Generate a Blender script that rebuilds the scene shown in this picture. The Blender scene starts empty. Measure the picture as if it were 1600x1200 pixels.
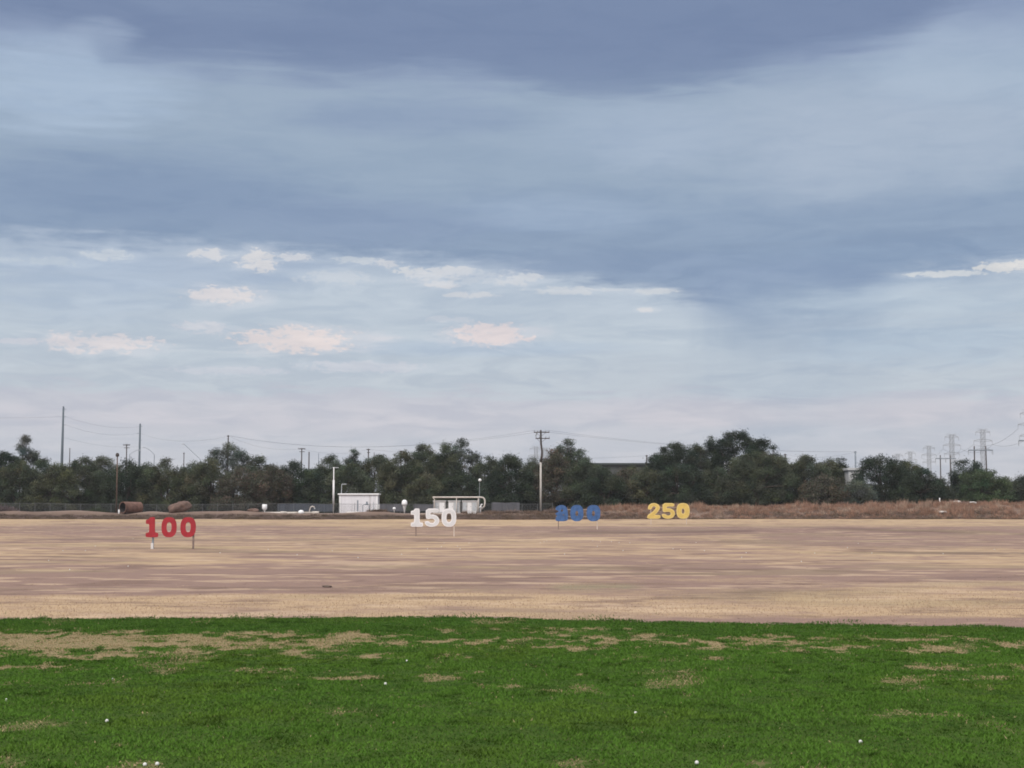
import bpy, math, random
import numpy as np
from mathutils import Vector

# ------------------------------------------------------------------ camera, light, exposure
S = bpy.context.scene
COL = S.collection
H = 2.457                       # eye height on the tee line
F = 2400.0                      # focal length in photo pixels (1600 wide)
HOR = 794.0                     # row of the horizon
PITCH = math.atan((HOR - 600) / F)
EXPO = 0.85
cd = bpy.data.cameras.new('camera'); cam = bpy.data.objects.new('camera', cd); COL.objects.link(cam)
cd.sensor_width = 36; cd.lens = 36 * F / 1600; cd.clip_start = 0.1; cd.clip_end = 30000
cam.location = (0, 0, H); cam.rotation_euler = (math.pi / 2 + PITCH, 0, 0)
S.camera = cam
S.view_settings.view_transform = 'Standard'; S.view_settings.look = 'None'
S.view_settings.exposure = EXPO; S.view_settings.gamma = 1
S.view_settings.use_curve_mapping = False
S.cycles.filter_width = 1.8
S.cycles.max_bounces = 6; S.cycles.diffuse_bounces = 3; S.cycles.glossy_bounces = 2
S.cycles.volume_bounces = 0; S.cycles.transparent_max_bounces = 8

SUN_EL, SUN_AZ = math.radians(48), math.radians(205)     # azimuth clockwise from +Y (behind, a little left)
sl = bpy.data.lights.new('sun', 'SUN'); sun = bpy.data.objects.new('sun', sl); COL.objects.link(sun)
sl.energy = 1.5; sl.angle = math.radians(25); sl.color = (1.0, 0.93, 0.86)
sd = Vector((math.sin(SUN_AZ) * math.cos(SUN_EL), math.cos(SUN_AZ) * math.cos(SUN_EL), math.sin(SUN_EL)))
sun.rotation_euler = sd.to_track_quat('Z', 'Y').to_euler()
sun.location = (0, -20, 60)


def lin(c):
    c = c / 255
    return c / 12.92 if c <= 0.04045 else ((c + 0.055) / 1.055) ** 2.4


def srgb(r, g, b):
    return np.array([lin(r), lin(g), lin(b)])


# ------------------------------------------------------------------ node expression helper
class N:
    def __init__(s, nt, sock): s.nt = nt; s.sock = sock
    def _m(s, op, *a, clamp=False):
        n = s.nt.nodes.new('ShaderNodeMath'); n.operation = op; n.use_clamp = clamp
        for i, v in enumerate((s,) + a):
            if isinstance(v, N): s.nt.links.new(v.sock, n.inputs[i])
            else: n.inputs[i].default_value = v
        return N(s.nt, n.outputs[0])
    def __add__(s, o): return s._m('ADD', o)
    __radd__ = __add__
    def __mul__(s, o): return s._m('MULTIPLY', o)
    __rmul__ = __mul__
    def __sub__(s, o): return s._m('SUBTRACT', o)
    def __rsub__(s, o): return (s * -1) + o
    def ss(s, a, b):            # smoothstep a..b
        n = s.nt.nodes.new('ShaderNodeMapRange'); n.interpolation_type = 'SMOOTHSTEP'
        s.nt.links.new(s.sock, n.inputs['Value'])
        n.inputs['From Min'].default_value = min(a, b); n.inputs['From Max'].default_value = max(a, b)
        if a > b: n.inputs['To Min'].default_value = 1; n.inputs['To Max'].default_value = 0
        return N(s.nt, n.outputs[0])


def xyz(nt, x, y, z=0.0):
    n = nt.nodes.new('ShaderNodeCombineXYZ')
    for i, v in enumerate((x, y, z)):
        if isinstance(v, N): nt.links.new(v.sock, n.inputs[i])
        else: n.inputs[i].default_value = v
    return N(nt, n.outputs[0])


def noise(nt, vec, scale, detail=4, rough=0.5, dist=0.0):
    n = nt.nodes.new('ShaderNodeTexNoise'); n.inputs['Scale'].default_value = scale
    n.inputs['Detail'].default_value = detail; n.inputs['Roughness'].default_value = rough
    n.inputs['Distortion'].default_value = dist
    if vec is not None: nt.links.new(vec.sock, n.inputs['Vector'])
    return N(nt, n.outputs['Fac'])


def mixc(nt, a, b, fac, mode='MIX'):
    n = nt.nodes.new('ShaderNodeMix'); n.data_type = 'RGBA'; n.blend_type = mode
    for k, v in ((0, fac), (6, a), (7, b)):
        if isinstance(v, N): nt.links.new(v.sock, n.inputs[k])
        elif k == 0: n.inputs[k].default_value = v
        else: n.inputs[k].default_value = (*[float(q) for q in v][:3], 1)
    return N(nt, n.outputs[2])


# ------------------------------------------------------------------ sky
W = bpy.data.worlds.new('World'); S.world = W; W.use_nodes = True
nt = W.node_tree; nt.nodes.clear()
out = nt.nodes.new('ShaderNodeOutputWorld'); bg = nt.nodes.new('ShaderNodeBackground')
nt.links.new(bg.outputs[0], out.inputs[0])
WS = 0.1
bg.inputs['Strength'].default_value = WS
sky = nt.nodes.new('ShaderNodeTexSky'); sky.sky_type = 'NISHITA'; sky.sun_disc = False
sky.sun_elevation = SUN_EL; sky.sun_rotation = SUN_AZ; sky.air_density = 1.0; sky.dust_density = 2.0
tc = nt.nodes.new('ShaderNodeTexCoord'); sp = nt.nodes.new('ShaderNodeSeparateXYZ')
nt.links.new(tc.outputs['Generated'], sp.inputs[0])
dx, dy, dz = (N(nt, sp.outputs[i]) for i in range(3))
AZ = dx._m('ARCTAN2', dy) * 57.29578          # degrees, 0 = north (+Y), + = east
EL = dz._m('ARCSINE') * 57.29578
K = math.degrees(1 / F)                          # degrees per photo pixel


def sa(px): return math.degrees(math.atan((px - 800) / F))
def se(row): return (HOR - row) * K


def sc(r, g, b): return srgb(r, g, b) / (2 ** EXPO) / WS


swv = xyz(nt, AZ * 0.045, EL * 0.30, 0.0)
n_big = noise(nt, swv, 1.6, 6, 0.55, 0.4)
n_fine = noise(nt, xyz(nt, AZ * 0.10, EL * 0.9, 3.0), 2.6, 7, 0.6, 0.5)
n_puff = noise(nt, xyz(nt, AZ * 0.42, EL * 1.25, 7.0), 1.9, 8, 0.66, 0.4)
n_tiny = noise(nt, xyz(nt, AZ * 1.1, EL * 2.4, 27.0), 2.2, 7, 0.65, 0.5)
n_mid = noise(nt, xyz(nt, AZ * 0.16, EL * 0.75, 17.0), 2.0, 8, 0.62, 0.6)
n_soft = noise(nt, xyz(nt, AZ * 0.10, EL * 0.16, 11.0), 1.5, 4, 0.5, 0.2)


def ramp(fac, stops, lo, hi):
    n = nt.nodes.new('ShaderNodeValToRGB'); r = n.color_ramp; r.interpolation = 'EASE'
    m = nt.nodes.new('ShaderNodeMapRange'); nt.links.new(fac.sock, m.inputs[0])
    m.inputs[1].default_value = lo; m.inputs[2].default_value = hi
    nt.links.new(m.outputs[0], n.inputs[0])
    while len(r.elements) < len(stops): r.elements.new(0.5)
    for e, (p, c) in zip(r.elements, stops):
        e.position = (p - lo) / (hi - lo); e.color = (*[float(v) / 20 for v in c], 1)
    v = nt.nodes.new('ShaderNodeVectorMath'); v.operation = 'SCALE'; v.inputs['Scale'].default_value = 20
    nt.links.new(n.outputs[0], v.inputs[0])
    return N(nt, v.outputs[0])


def curve_of_az(pts):
    """edge row (photo px) as a function of azimuth -> elevation in degrees"""
    n = nt.nodes.new('ShaderNodeFloatCurve'); c = n.mapping.curves[0]
    lo, hi = -22.0, 22.0
    P = [((sa(px) - lo) / (hi - lo), se(row) / 25) for px, row in pts]
    P = [(0.0, P[0][1])] + P + [(1.0, P[-1][1])]
    while len(c.points) < len(P): c.points.new(0.5, 0.5)
    for q, (a, b) in zip(c.points, P): q.location = (a, b); q.handle_type = 'AUTO_CLAMPED'
    n.mapping.update()
    m = nt.nodes.new('ShaderNodeMapRange'); nt.links.new(AZ.sock, m.inputs[0])
    m.inputs[1].default_value = lo; m.inputs[2].default_value = hi
    nt.links.new(m.outputs[0], n.inputs['Value'])
    return N(nt, n.outputs[0]) * 25


E = EL + (n_fine - 0.5) * 2.2 + (n_mid - 0.5) * 1.2
low = ramp(E, [(0.0, sc(197, 200, 209)), (2.2, sc(196, 199, 209)), (3.9, sc(195, 197, 208)), (4.5, sc(188, 197, 208)),
               (6.2, sc(187, 198, 210)), (8.0, sc(182, 194, 208)), (9.6, sc(170, 184, 203))], 0, 10)
up = ramp(E, [(7.0, sc(131, 149, 177)), (9.0, sc(135, 154, 180)), (10.6, sc(141, 160, 185)), (12.6, sc(150, 168, 189)),
              (14.8, sc(155, 172, 192)), (17.0, sc(140, 156, 184)), (19.5, sc(128, 145, 176))], 7, 20)
edge = curve_of_az([(0, 395), (250, 393), (520, 401), (760, 412), (900, 440), (1040, 455), (1130, 476), (1220, 480),
                    (1330, 462), (1450, 440), (1600, 418)])
d1 = EL - edge + (n_fine - 0.5) * 1.6 + (n_puff - 0.5) * 1.1
col = mixc(nt, low, up, d1.ss(-0.35, 0.45))


def blob(col, px, row, rx, ry, c, s=1.0, nz=None, na=0.8, a=1.35, b=-0.15):
    """soft cloud patch fixed to a direction of the sky"""
    nz = nz or n_fine
    u = (AZ - sa(px)) * (1 / (rx * K)); v = (EL - se(row)) * (1 / (ry * K))
    q = u * u + v * v - (nz - 0.5) * (na * 2.6) - (n_puff - 0.5) * (na * .7)
    return mixc(nt, col, sc(*c), q.ss(a, b) * s)


# broad light and dark areas of the cloud deck
col = blob(col, 90, 165, 190, 85, (172, 190, 212), 0.75)
col = blob(col, 1330, 235, 380, 105, (173, 186, 204), 0.8, n_soft, 0.9)
col = blob(col, 1560, 130, 240, 70, (172, 188, 207), 0.65, n_soft, 0.8)
col = blob(col, 1000, 215, 190, 60, (165, 181, 202), 0.5, n_soft, 0.8)
col = blob(col, 860, 335, 160, 34, (158, 176, 200), 0.6)
col = blob(col, 200, 315, 330, 72, (128, 148, 177), 0.85)
col = blob(col, 560, 355, 240, 40, (134, 152, 181), 0.6)
col = blob(col, 640, 190, 230, 32, (134, 152, 181), 0.6)
col = blob(col, 1350, 420, 330, 44, (133, 154, 182), 0.75)
col = blob(col, 960, 415, 260, 26, (134, 153, 181), 0.7)
# upper dark deck
edge2 = curve_of_az([(0, 72), (110, 82), (160, 120), (300, 118), (500, 128), (700, 118), (850, 150), (1000, 155), (1130, 142),
                     (1250, 112), (1400, 88), (1600, 40)])
d2 = EL - edge2 + (n_fine - 0.5) * 1.7 + (n_mid - 0.5) * .8 + (n_soft - 0.5) * .9
col = mixc(nt, col, ramp(EL, [(14.5, sc(122, 140, 170)), (17.5, sc(116, 133, 165)), (19.5, sc(119, 136, 167))], 14, 20), d2.ss(-0.6, 0.8) * 0.92)
col = blob(col, 330, 30, 170, 28, (128, 145, 174), 0.6)
col = blob(col, 140, 90, 60, 30, (168, 184, 206), 0.5)
# rain shaft under the deck
stv = noise(nt, xyz(nt, AZ * 1.1, EL * 0.12, 5.0), 2.2, 5, 0.6)
col = blob(col, 1232, 470, 170, 52, (134, 153, 181), 0.85, n_soft, 0.5)
col = blob(col, 1240, 455, 150, 48, (137, 156, 184), 0.9, n_soft, 0.4, 1.5, .2)
col = blob(col, 1240, 500, 135, 62, (147, 165, 189), 0.85, stv, 0.30, 1.7, -.4)
col = blob(col, 1240, 600, 150, 110, (168, 182, 199), 0.7, stv, 0.22, 1.9, -.8)
col = blob(col, 240, 440, 300, 34, (164, 180, 203), 0.55)
col = blob(col, 130, 470, 180, 55, (176, 191, 210), 0.5)
col = blob(col, 1450, 545, 220, 40, (166, 184, 204), 0.6)
col = blob(col, 1420, 480, 240, 34, (180, 195, 210), 0.6)
col = blob(col, 720, 545, 300, 14, (170, 187, 208), 0.5)
col = blob(col, 560, 460, 130, 45, (190, 201, 213), 0.6, n_soft)
# bright and pinkish breaks
for (px, row, rx, ry, c, s_) in [(640, 424, 26, 6, (214, 215, 218), .8), (560, 410, 46, 6, (206, 211, 217), .6), (700, 425, 40, 8, (213, 214, 218), .75), (810, 436, 40, 10, (212, 213, 217), .7),
                                 (690, 446, 26, 6, (215, 214, 217), .7), (60, 425, 60, 7, (192, 202, 213), .5), (520, 437, 60, 10, (201, 207, 215), .5), (880, 455, 60, 6, (208, 211, 216), .6), (600, 530, 26, 4, (208, 208, 215), .5),
                                 (322, 406, 30, 9, (214, 214, 218), .8), (400, 413, 30, 17, (214, 213, 216), .85), (458, 406, 26, 7, (212, 213, 218), .8),
                                 (345, 467, 52, 13, (220, 215, 217), .85), (160, 412, 40, 8, (196, 204, 214), .8), (150, 545, 90, 14, (219, 213, 216), .85),
                                 (460, 534, 92, 20, (224, 214, 214), .95), (310, 518, 40, 9, (210, 210, 217), .6), (765, 523, 62, 17, (224, 213, 214), .95),
                                 (25, 547, 40, 5, (208, 209, 217), .7), (560, 575, 100, 8, (206, 208, 217), .6), (360, 583, 90, 6, (203, 206, 216), .6),
                                 (600, 414, 24, 7, (214, 214, 218), .7), (672, 434, 46, 9, (210, 212, 217), .6), (735, 461, 42, 5, (212, 213, 217), .7),
                                 (770, 434, 70, 12, (203, 208, 216), .4), (1020, 457, 34, 5, (212, 214, 217), .6), (930, 454, 90, 2.5, (206, 210, 216), .4),
                                 (1580, 435, 44, 8, (222, 220, 218), .8), (1490, 442, 60, 4.5, (210, 213, 216), .7), (1014, 485, 16, 4, (214, 214, 217), .7),
                                 (700, 500, 40, 5, (204, 208, 216), .6)]:
    c2 = tuple(q + (205 - q) * .45 for q in c)
    col = blob(col, px, row, rx * 1.45, ry * 1.5, (c2[0] - 6, c2[1], c2[2] + 8), s_ * .45, n_mid, 1.6, 1.3, .1)
    col = blob(col, px, row, rx * 1.1, ry * 1.15, c, min(1, s_ * 1.1), n_tiny, 1.9, 1.0, 0.3)
col = blob(col, 450, 655, 520, 34, (201, 199, 209), 0.55, n_soft)
col = blob(col, 1250, 650, 420, 26, (203, 199, 208), 0.6, n_soft)
wisp = n_mid.ss(.38, .66) * n_fine.ss(.3, .7)
col = mixc(nt, col, mixc(nt, col, (1.25, 1.2, 1.14), 1.0, 'MULTIPLY'), wisp * (EL.ss(12, 8) * .4 + .14))
shade = n_mid.ss(.56, .34)
col = mixc(nt, col, mixc(nt, col, (.86, .89, .93), 1.0, 'MULTIPLY'), shade * (EL.ss(13, 8) * .25 + .35))
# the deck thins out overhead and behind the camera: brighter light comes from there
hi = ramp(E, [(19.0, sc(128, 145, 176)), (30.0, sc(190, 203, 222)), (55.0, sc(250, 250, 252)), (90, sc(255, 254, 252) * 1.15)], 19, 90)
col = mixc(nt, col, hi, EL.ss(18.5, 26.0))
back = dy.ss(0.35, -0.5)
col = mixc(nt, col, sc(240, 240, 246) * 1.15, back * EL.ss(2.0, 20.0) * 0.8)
col = mixc(nt, col, sc(150, 140, 125), EL.ss(0.0, -1.2))       # below the horizon
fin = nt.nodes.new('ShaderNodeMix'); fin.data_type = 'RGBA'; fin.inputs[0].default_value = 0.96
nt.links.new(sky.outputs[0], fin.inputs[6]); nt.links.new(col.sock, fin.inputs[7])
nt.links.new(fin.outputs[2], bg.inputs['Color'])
try:
    W.cycles.sampling_method = 'MANUAL'; W.cycles.sample_map_resolution = 512
except Exception:
    pass

# ------------------------------------------------------------------ helpers
CT, ST = math.cos(PITCH), math.sin(PITCH)


def P(px, row, y):
    """world point at distance y whose image is the photo pixel (px, row)"""
    v = (600 - row) / F
    t = y / (CT - v * ST)
    return Vector(((px - 800) / F * t, y, H + t * (ST + v * CT)))


def PX(px, y):
    return P(px, HOR, y).x


def _hash(ix, iy, seed):
    h = (ix.astype(np.int64) * 374761393 + iy.astype(np.int64) * 668265263 + seed * 1442695041) & 0xFFFFFFFF
    h = ((h ^ (h >> 13)) * 1274126177) & 0xFFFFFFFF
    h = h ^ (h >> 16)
    return (h & 0xFFFF) / 65535.0


def vnoise(x, y, seed=0):
    x = np.asarray(x, float); y = np.asarray(y, float)
    ix = np.floor(x); iy = np.floor(y); fx = x - ix; fy = y - iy
    fx = fx * fx * (3 - 2 * fx); fy = fy * fy * (3 - 2 * fy)
    a = _hash(ix, iy, seed); b = _hash(ix + 1, iy, seed); c = _hash(ix, iy + 1, seed); d = _hash(ix + 1, iy + 1, seed)
    return (a * (1 - fx) + b * fx) * (1 - fy) + (c * (1 - fx) + d * fx) * fy


def fbm(x, y, seed=0, oct=4, rough=0.5):
    s = 0; a = 1; t = 0
    for k in range(oct):
        s = s + a * vnoise(np.asarray(x) * 2 ** k + 17.3 * k, np.asarray(y) * 2 ** k - 9.1 * k, seed + k); t += a; a *= rough
    return s / t


def sstep(x, a, b):
    t = np.clip((x - a) / (b - a), 0, 1); return t * t * (3 - 2 * t)


BX = [PX(p, 300) for p in (-800, 0, 400, 600, 850, 950, 1100, 1400, 1500, 1600, 2400)]
BZ = [1.15, 1.15, 1.0, 1.0, 1.15, 1.75, 2.05, 2.15, 2.6, 2.7, 2.7]


def gz(x, y):
    """terrain height"""
    x = np.asarray(x, float); y = np.asarray(y, float)
    far = sstep(y, 45, 90)
    z = (fbm(x / 26, y / 20, 3, 3) - 0.5) * 0.30 * far * (1 - sstep(y, 300, 320))
    z = z + (fbm(x / 7, y / 4, 9, 3) - 0.5) * 0.10 * far * (1 - sstep(y, 286, 292))
    z = z + 0.62 * np.exp(-((x - 36) / 15) ** 2 - ((y - 158) / 11) ** 2)
    z = z - 0.05 * sstep(y, 240, 262) + 0.42 * sstep(y, 262, 289)
    bump = 0.5 + 0.0 * x
    rise = np.interp(x, BX, BZ) + (fbm(x / 9, y / 9, 21, 3) - 0.5) * 0.5
    z = z + rise * sstep(y, 290.5, 298.5)
    # spoil mounds along the left of the bank
    for (px, hh, wd) in ((115, .45, 7), (235, .55, 3.2), (320, .4, 4), (370, .5, 3.4), (415, .25, 3), (570, .35, 3), (600, .3, 2.5), (20, .3, 4)):
        z = z + hh * np.exp(-((x - PX(px, 298)) / wd) ** 2 - ((y - 298) / 2.2) ** 2)
    return z


def g(x, y): return float(gz(x, y))


def mesh_np(name, verts, faces, colors=None, smooth=False):
    me = bpy.data.meshes.new(name)
    verts = np.asarray(verts, np.float32); faces = np.asarray(faces, np.int32); n, k = faces.shape
    me.vertices.add(len(verts)); me.vertices.foreach_set('co', verts.ravel())
    me.loops.add(n * k); me.loops.foreach_set('vertex_index', faces.ravel())
    me.polygons.add(n); me.polygons.foreach_set('loop_start', np.arange(0, n * k, k, dtype=np.int32))
    try: me.polygons.foreach_set('loop_total', np.full(n, k, np.int32))
    except Exception: pass
    me.update(calc_edges=True)
    if smooth: me.polygons.foreach_set('use_smooth', np.ones(n, bool))
    if colors is not None:
        at = me.color_attributes.new('col', 'FLOAT_COLOR', 'POINT')
        c = np.ones((len(verts), 4), np.float32); c[:, :3] = colors
        at.data.foreach_set('color', c.ravel())
    me.validate()
    return me


def link(name, me, mat=None, parent=None, loc=None):
    o = bpy.data.objects.new(name, me); COL.objects.link(o)
    if mat is not None: me.materials.append(mat)
    if parent is not None: o.parent = parent
    if loc is not None: o.location = loc
    return o


def tag(o, label=None, cat=None, group=None, kind=None):
    if label: o['label'] = label
    if cat: o['category'] = cat
    if group: o['group'] = group
    if kind: o['kind'] = kind
    return o


def thing(name, loc, label, cat, group=None, rz=0.0):
    o = bpy.data.objects.new(name, None); COL.objects.link(o)
    o.location = loc; o.rotation_euler = (0, 0, rz); o.empty_display_size = 0.3
    return tag(o, label, cat, group)


class MB:
    """collects simple solids into one mesh"""
    def __init__(s): s.v = []; s.f = []
    def add(s, vs, fs):
        b = len(s.v); s.v += [tuple(q) for q in vs]; s.f += [tuple(b + i for i in q) for q in fs]; return s
    def box(s, x0, x1, y0, y1, z0, z1):
        v = [(x, y, z) for z in (z0, z1) for y in (y0, y1) for x in (x0, x1)]
        return s.add(v, [(0, 2, 3, 1), (4, 5, 7, 6), (0, 1, 5, 4), (2, 6, 7, 3), (0, 4, 6, 2), (1, 3, 7, 5)])
    def tube(s, pts, r, n=8, cap=True):
        pts = [Vector(p) for p in pts]; rs = r if isinstance(r, (list, tuple)) else [r] * len(pts)
        b = len(s.v); ref = None
        for i, p in enumerate(pts):
            t = (pts[min(i + 1, len(pts) - 1)] - pts[max(i - 1, 0)]).normalized()
            a = Vector((0, 0, 1)) if abs(t.z) < 0.9 else Vector((0, 1, 0))
            u = t.cross(a).normalized() if ref is None else (ref - t * ref.dot(t)).normalized()
            ref = u; w = t.cross(u)
            for k in range(n):
                an = 2 * math.pi * k / n
                s.v.append(tuple(p + (u * math.cos(an) + w * math.sin(an)) * rs[i]))
        for i in range(len(pts) - 1):
            for k in range(n):
                a0 = b + i * n + k; a1 = b + i * n + (k + 1) % n
                s.f.append((a0, a1, a1 + n, a0 + n))
        if cap:
            s.f.append(tuple(b + k for k in reversed(range(n)))); s.f.append(tuple(b + (len(pts) - 1) * n + k for k in range(n)))
        return s
    def lathe(s, prof, n=16, c=(0, 0, 0)):
        b = len(s.v)
        for (r, z) in prof:
            for k in range(n):
                a = 2 * math.pi * k / n; s.v.append((c[0] + r * math.cos(a), c[1] + r * math.sin(a), c[2] + z))
        for i in range(len(prof) - 1):
            for k in range(n):
                a0 = b + i * n + k; a1 = b + i * n + (k + 1) % n
                s.f.append((a0, a1, a1 + n, a0 + n))
        s.f.append(tuple(b + k for k in reversed(range(n)))); s.f.append(tuple(b + (len(prof) - 1) * n + k for k in range(n)))
        return s
    def build(s, name, mat, parent=None, loc=None, smooth=False, bevel=0.0):
        me = bpy.data.meshes.new(name); me.from_pydata(s.v, [], s.f); me.update()
        if smooth:
            for p_ in me.polygons: p_.use_smooth = True
        o = link(name, me, mat, parent, loc)
        if bevel:
            m = o.modifiers.new('bevel', 'BEVEL'); m.width = bevel; m.segments = 2; m.limit_method = 'ANGLE'
        return o


def material(name, color, rough=0.8, var=0.15, scale=3.0, metal=0.0, bump=0.0, dirt=None, streak=False):
    m = bpy.data.materials.new(name); m.use_nodes = True; t = m.node_tree
    b = t.nodes['Principled BSDF']; b.inputs['Roughness'].default_value = rough; b.inputs['Metallic'].default_value = metal
    b.inputs['Specular IOR Level'].default_value = 0.3
    tcx = t.nodes.new('ShaderNodeTexCoord'); co = N(t, tcx.outputs['Object'])
    if streak:
        mp = t.nodes.new('ShaderNodeMapping'); mp.inputs['Scale'].default_value = (1, 1, 0.12)
        t.links.new(co.sock, mp.inputs[0]); co = N(t, mp.outputs[0])
    n = noise(t, co, scale, 6, 0.6)
    c = np.array(color)
    cc = mixc(t, c * (1 - var), np.minimum(c * (1 + var), 0.95), n.ss(0.3, 0.7))
    if dirt is not None:
        n2 = noise(t, co, scale * 0.6, 5, 0.65, 0.5)
        cc = mixc(t, cc, dirt, n2.ss(0.52, 0.72) * 0.6)
    t.links.new(cc.sock, b.inputs['Base Color'])
    if bump:
        bp = t.nodes.new('ShaderNodeBump'); bp.inputs['Strength'].default_value = bump; bp.inputs['Distance'].default_value = 0.05
        t.links.new(n.sock, bp.inputs['Height']); t.links.new(bp.outputs[0], b.inputs['Normal'])
    return m


def attr_material(name, rough=0.9, var=0.2, scale=2.0, transl=0.0, spec=0.1, hsv=None):
    m = bpy.data.materials.new(name); m.use_nodes = True; t = m.node_tree
    b = t.nodes['Principled BSDF']; b.inputs['Roughness'].default_value = rough
    b.inputs['Specular IOR Level'].default_value = spec
    at = t.nodes.new('ShaderNodeAttribute'); at.attribute_name = 'col'
    ge = t.nodes.new('ShaderNodeNewGeometry')
    n = noise(t, N(t, ge.outputs['Position']), scale, 5, 0.6)
    v = n * (2 * var) + (1 - var)
    cc = mixc(t, N(t, at.outputs['Color']), (1, 1, 1), 0.0)
    vm = t.nodes.new('ShaderNodeVectorMath'); vm.operation = 'SCALE'
    t.links.new(cc.sock, vm.inputs[0]); t.links.new(v.sock, vm.inputs['Scale'])
    t.links.new(vm.outputs[0], b.inputs['Base Color'])
    if transl:
        tr = t.nodes.new('ShaderNodeBsdfTranslucent'); t.links.new(vm.outputs[0], tr.inputs[0])
        ms = t.nodes.new('ShaderNodeMixShader'); ms.inputs[0].default_value = transl
        t.links.new(b.outputs[0], ms.inputs[1]); t.links.new(tr.outputs[0], ms.inputs[2])
        t.links.new(ms.outputs[0], t.nodes['Material Output'].inputs[0])
    return m


M = {}
M['wood_dark'] = material('wood_dark', (.055, .045, .04), var=.3, scale=6, streak=True)
M['wood_brown'] = material('wood_brown', (.10, .066, .05), var=.3, scale=6, streak=True)
M['wood_pale'] = material('wood_pale', (.40, .38, .35), var=.15, scale=5, streak=True, dirt=(.3, .26, .22))
M['steel_grey'] = material('steel_grey', (.20, .23, .26), var=.12, scale=3)
M['pole_grey'] = material('pole_grey', (.10, .125, .145), var=.15, scale=3)
M['galv'] = material('galvanised', (.42, .44, .46), rough=.6, var=.1, scale=2)
M['galv_dark'] = material('galvanised_dark', (.25, .27, .28), rough=.6, var=.15, scale=2)
M['white_paint'] = material('white_paint', (.72, .71, .71), rough=.6, var=.05, scale=1.5, dirt=(.5, .46, .42), streak=True)
M['white_clean'] = material('white_clean', (.80, .80, .80), rough=.5, var=.03, scale=2)
M['cabinet'] = material('cabinet', (.50, .49, .48), rough=.6, var=.15, scale=1.8, dirt=(.3, .27, .25))
M['pvc'] = material('pipe_cream', (.55, .50, .45), rough=.6, var=.12, scale=1.5, dirt=(.4, .33, .28))
M['pipe_rust'] = material('pipe_rust', (.15, .082, .062), var=.3, scale=1.6, bump=.4)
M['inside_dark'] = material('inside_dark', (.035, .03, .03), var=.2)
M['rock'] = material('rock', (.135, .085, .068), var=.3, scale=1.5, bump=.6)
M['soil'] = material('soil', (.12, .09, .075), var=.3, scale=9, bump=.6)
M['concrete'] = material('concrete', (.48, .45, .42), var=.15, scale=2)
M['wall_dull'] = material('wall_dull', (.07, .075, .072), var=.15, scale=.6)
M['wall_white'] = material('wall_white', (.50, .51, .52), var=.08, scale=.6)
M['roof_dark'] = material('roof_dark', (.045, .055, .055), var=.15, scale=.5)
M['sign_red'] = material('sign_red', (.33, .024, .034), rough=.6, var=.14, scale=1.8, dirt=(.27, .045, .05))
M['sign_white'] = material('sign_white', (.74, .73, .74), rough=.6, var=.05, scale=1.5)
M['sign_white_face'] = material('sign_white_face', (.60, .60, .61), rough=.6, var=.06, scale=1.5)
M['sign_blue'] = material('sign_blue', (.05, .115, .27), rough=.6, var=.22, scale=2.2, dirt=(.05, .085, .16))
M['sign_yellow'] = material('sign_yellow', (.68, .52, .20), rough=.6, var=.06, scale=1.5)
M['sign_yellow_face'] = material('sign_yellow_face', (.60, .43, .12), rough=.6, var=.08, scale=1.5)
M['post_brown'] = material('post_brown', (.20, .15, .13), var=.2, scale=5)
M['post_pale'] = material('post_pale', (.52, .44, .38), var=.15, scale=5)
M['fence'] = material('fence_dull_steel', (.13, .135, .14), rough=.7, var=.15, scale=2)
M['screen'] = material('privacy_mesh', (.055, .065, .085), var=.2, scale=.8, streak=True)
M['screen_pale'] = material('privacy_mesh_pale', (.10, .10, .115), var=.2, scale=.8, streak=True)
M['ball'] = material('ball_white', (.62, .62, .59), rough=.4, var=.04)
M['wire'] = material('wire', (.06, .065, .07), var=.05)
M['leaf'] = attr_material('leaf', var=.22, scale=.5, transl=.12)
M['bark'] = material('bark', (.07, .055, .045), var=.3, scale=5, streak=True)
M['brush'] = attr_material('brush', var=.2, scale=1.0, transl=.1)
M['blade'] = attr_material('blade', rough=.85, var=.15, scale=1.5, transl=.2, spec=.04)

# ------------------------------------------------------------------ ground sheet
us = np.concatenate([np.linspace(-7, -0.5, 14)[:-1], np.linspace(-0.5, -0.36, 12)[:-1], np.linspace(-0.36, 0.36, 520),
                     np.linspace(0.36, 0.5, 12)[1:], np.linspace(0.5, 7, 14)[1:]])
ys = np.concatenate([np.linspace(-150, 27, 14)[:-1], np.exp(np.linspace(math.log(27), math.log(286), 620))[:-1],
                     np.linspace(286, 306, 70)[:-1], np.linspace(306, 345, 30)[:-1], np.exp(np.linspace(math.log(345), math.log(16000), 26))])
U, Y = np.meshgrid(us, ys)
X = U * np.maximum(Y, 30)
Z = gz(X, Y)


def edge_d(x):
    """distance of the boundary between mown turf and dry field"""
    u = np.asarray(x) / 32.5
    row = np.interp(800 + u * F, [-4000, 0, 350, 700, 1000, 1300, 1600, 5000], [966, 968, 967, 965, 971, 977, 980, 980])
    return 1.0 / (row - HOR) * F * H * 1.0065 + (fbm(np.asarray(x) / 3.0, np.asarray(x) * 0, 31, 3) - 0.5) * 0.7


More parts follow.
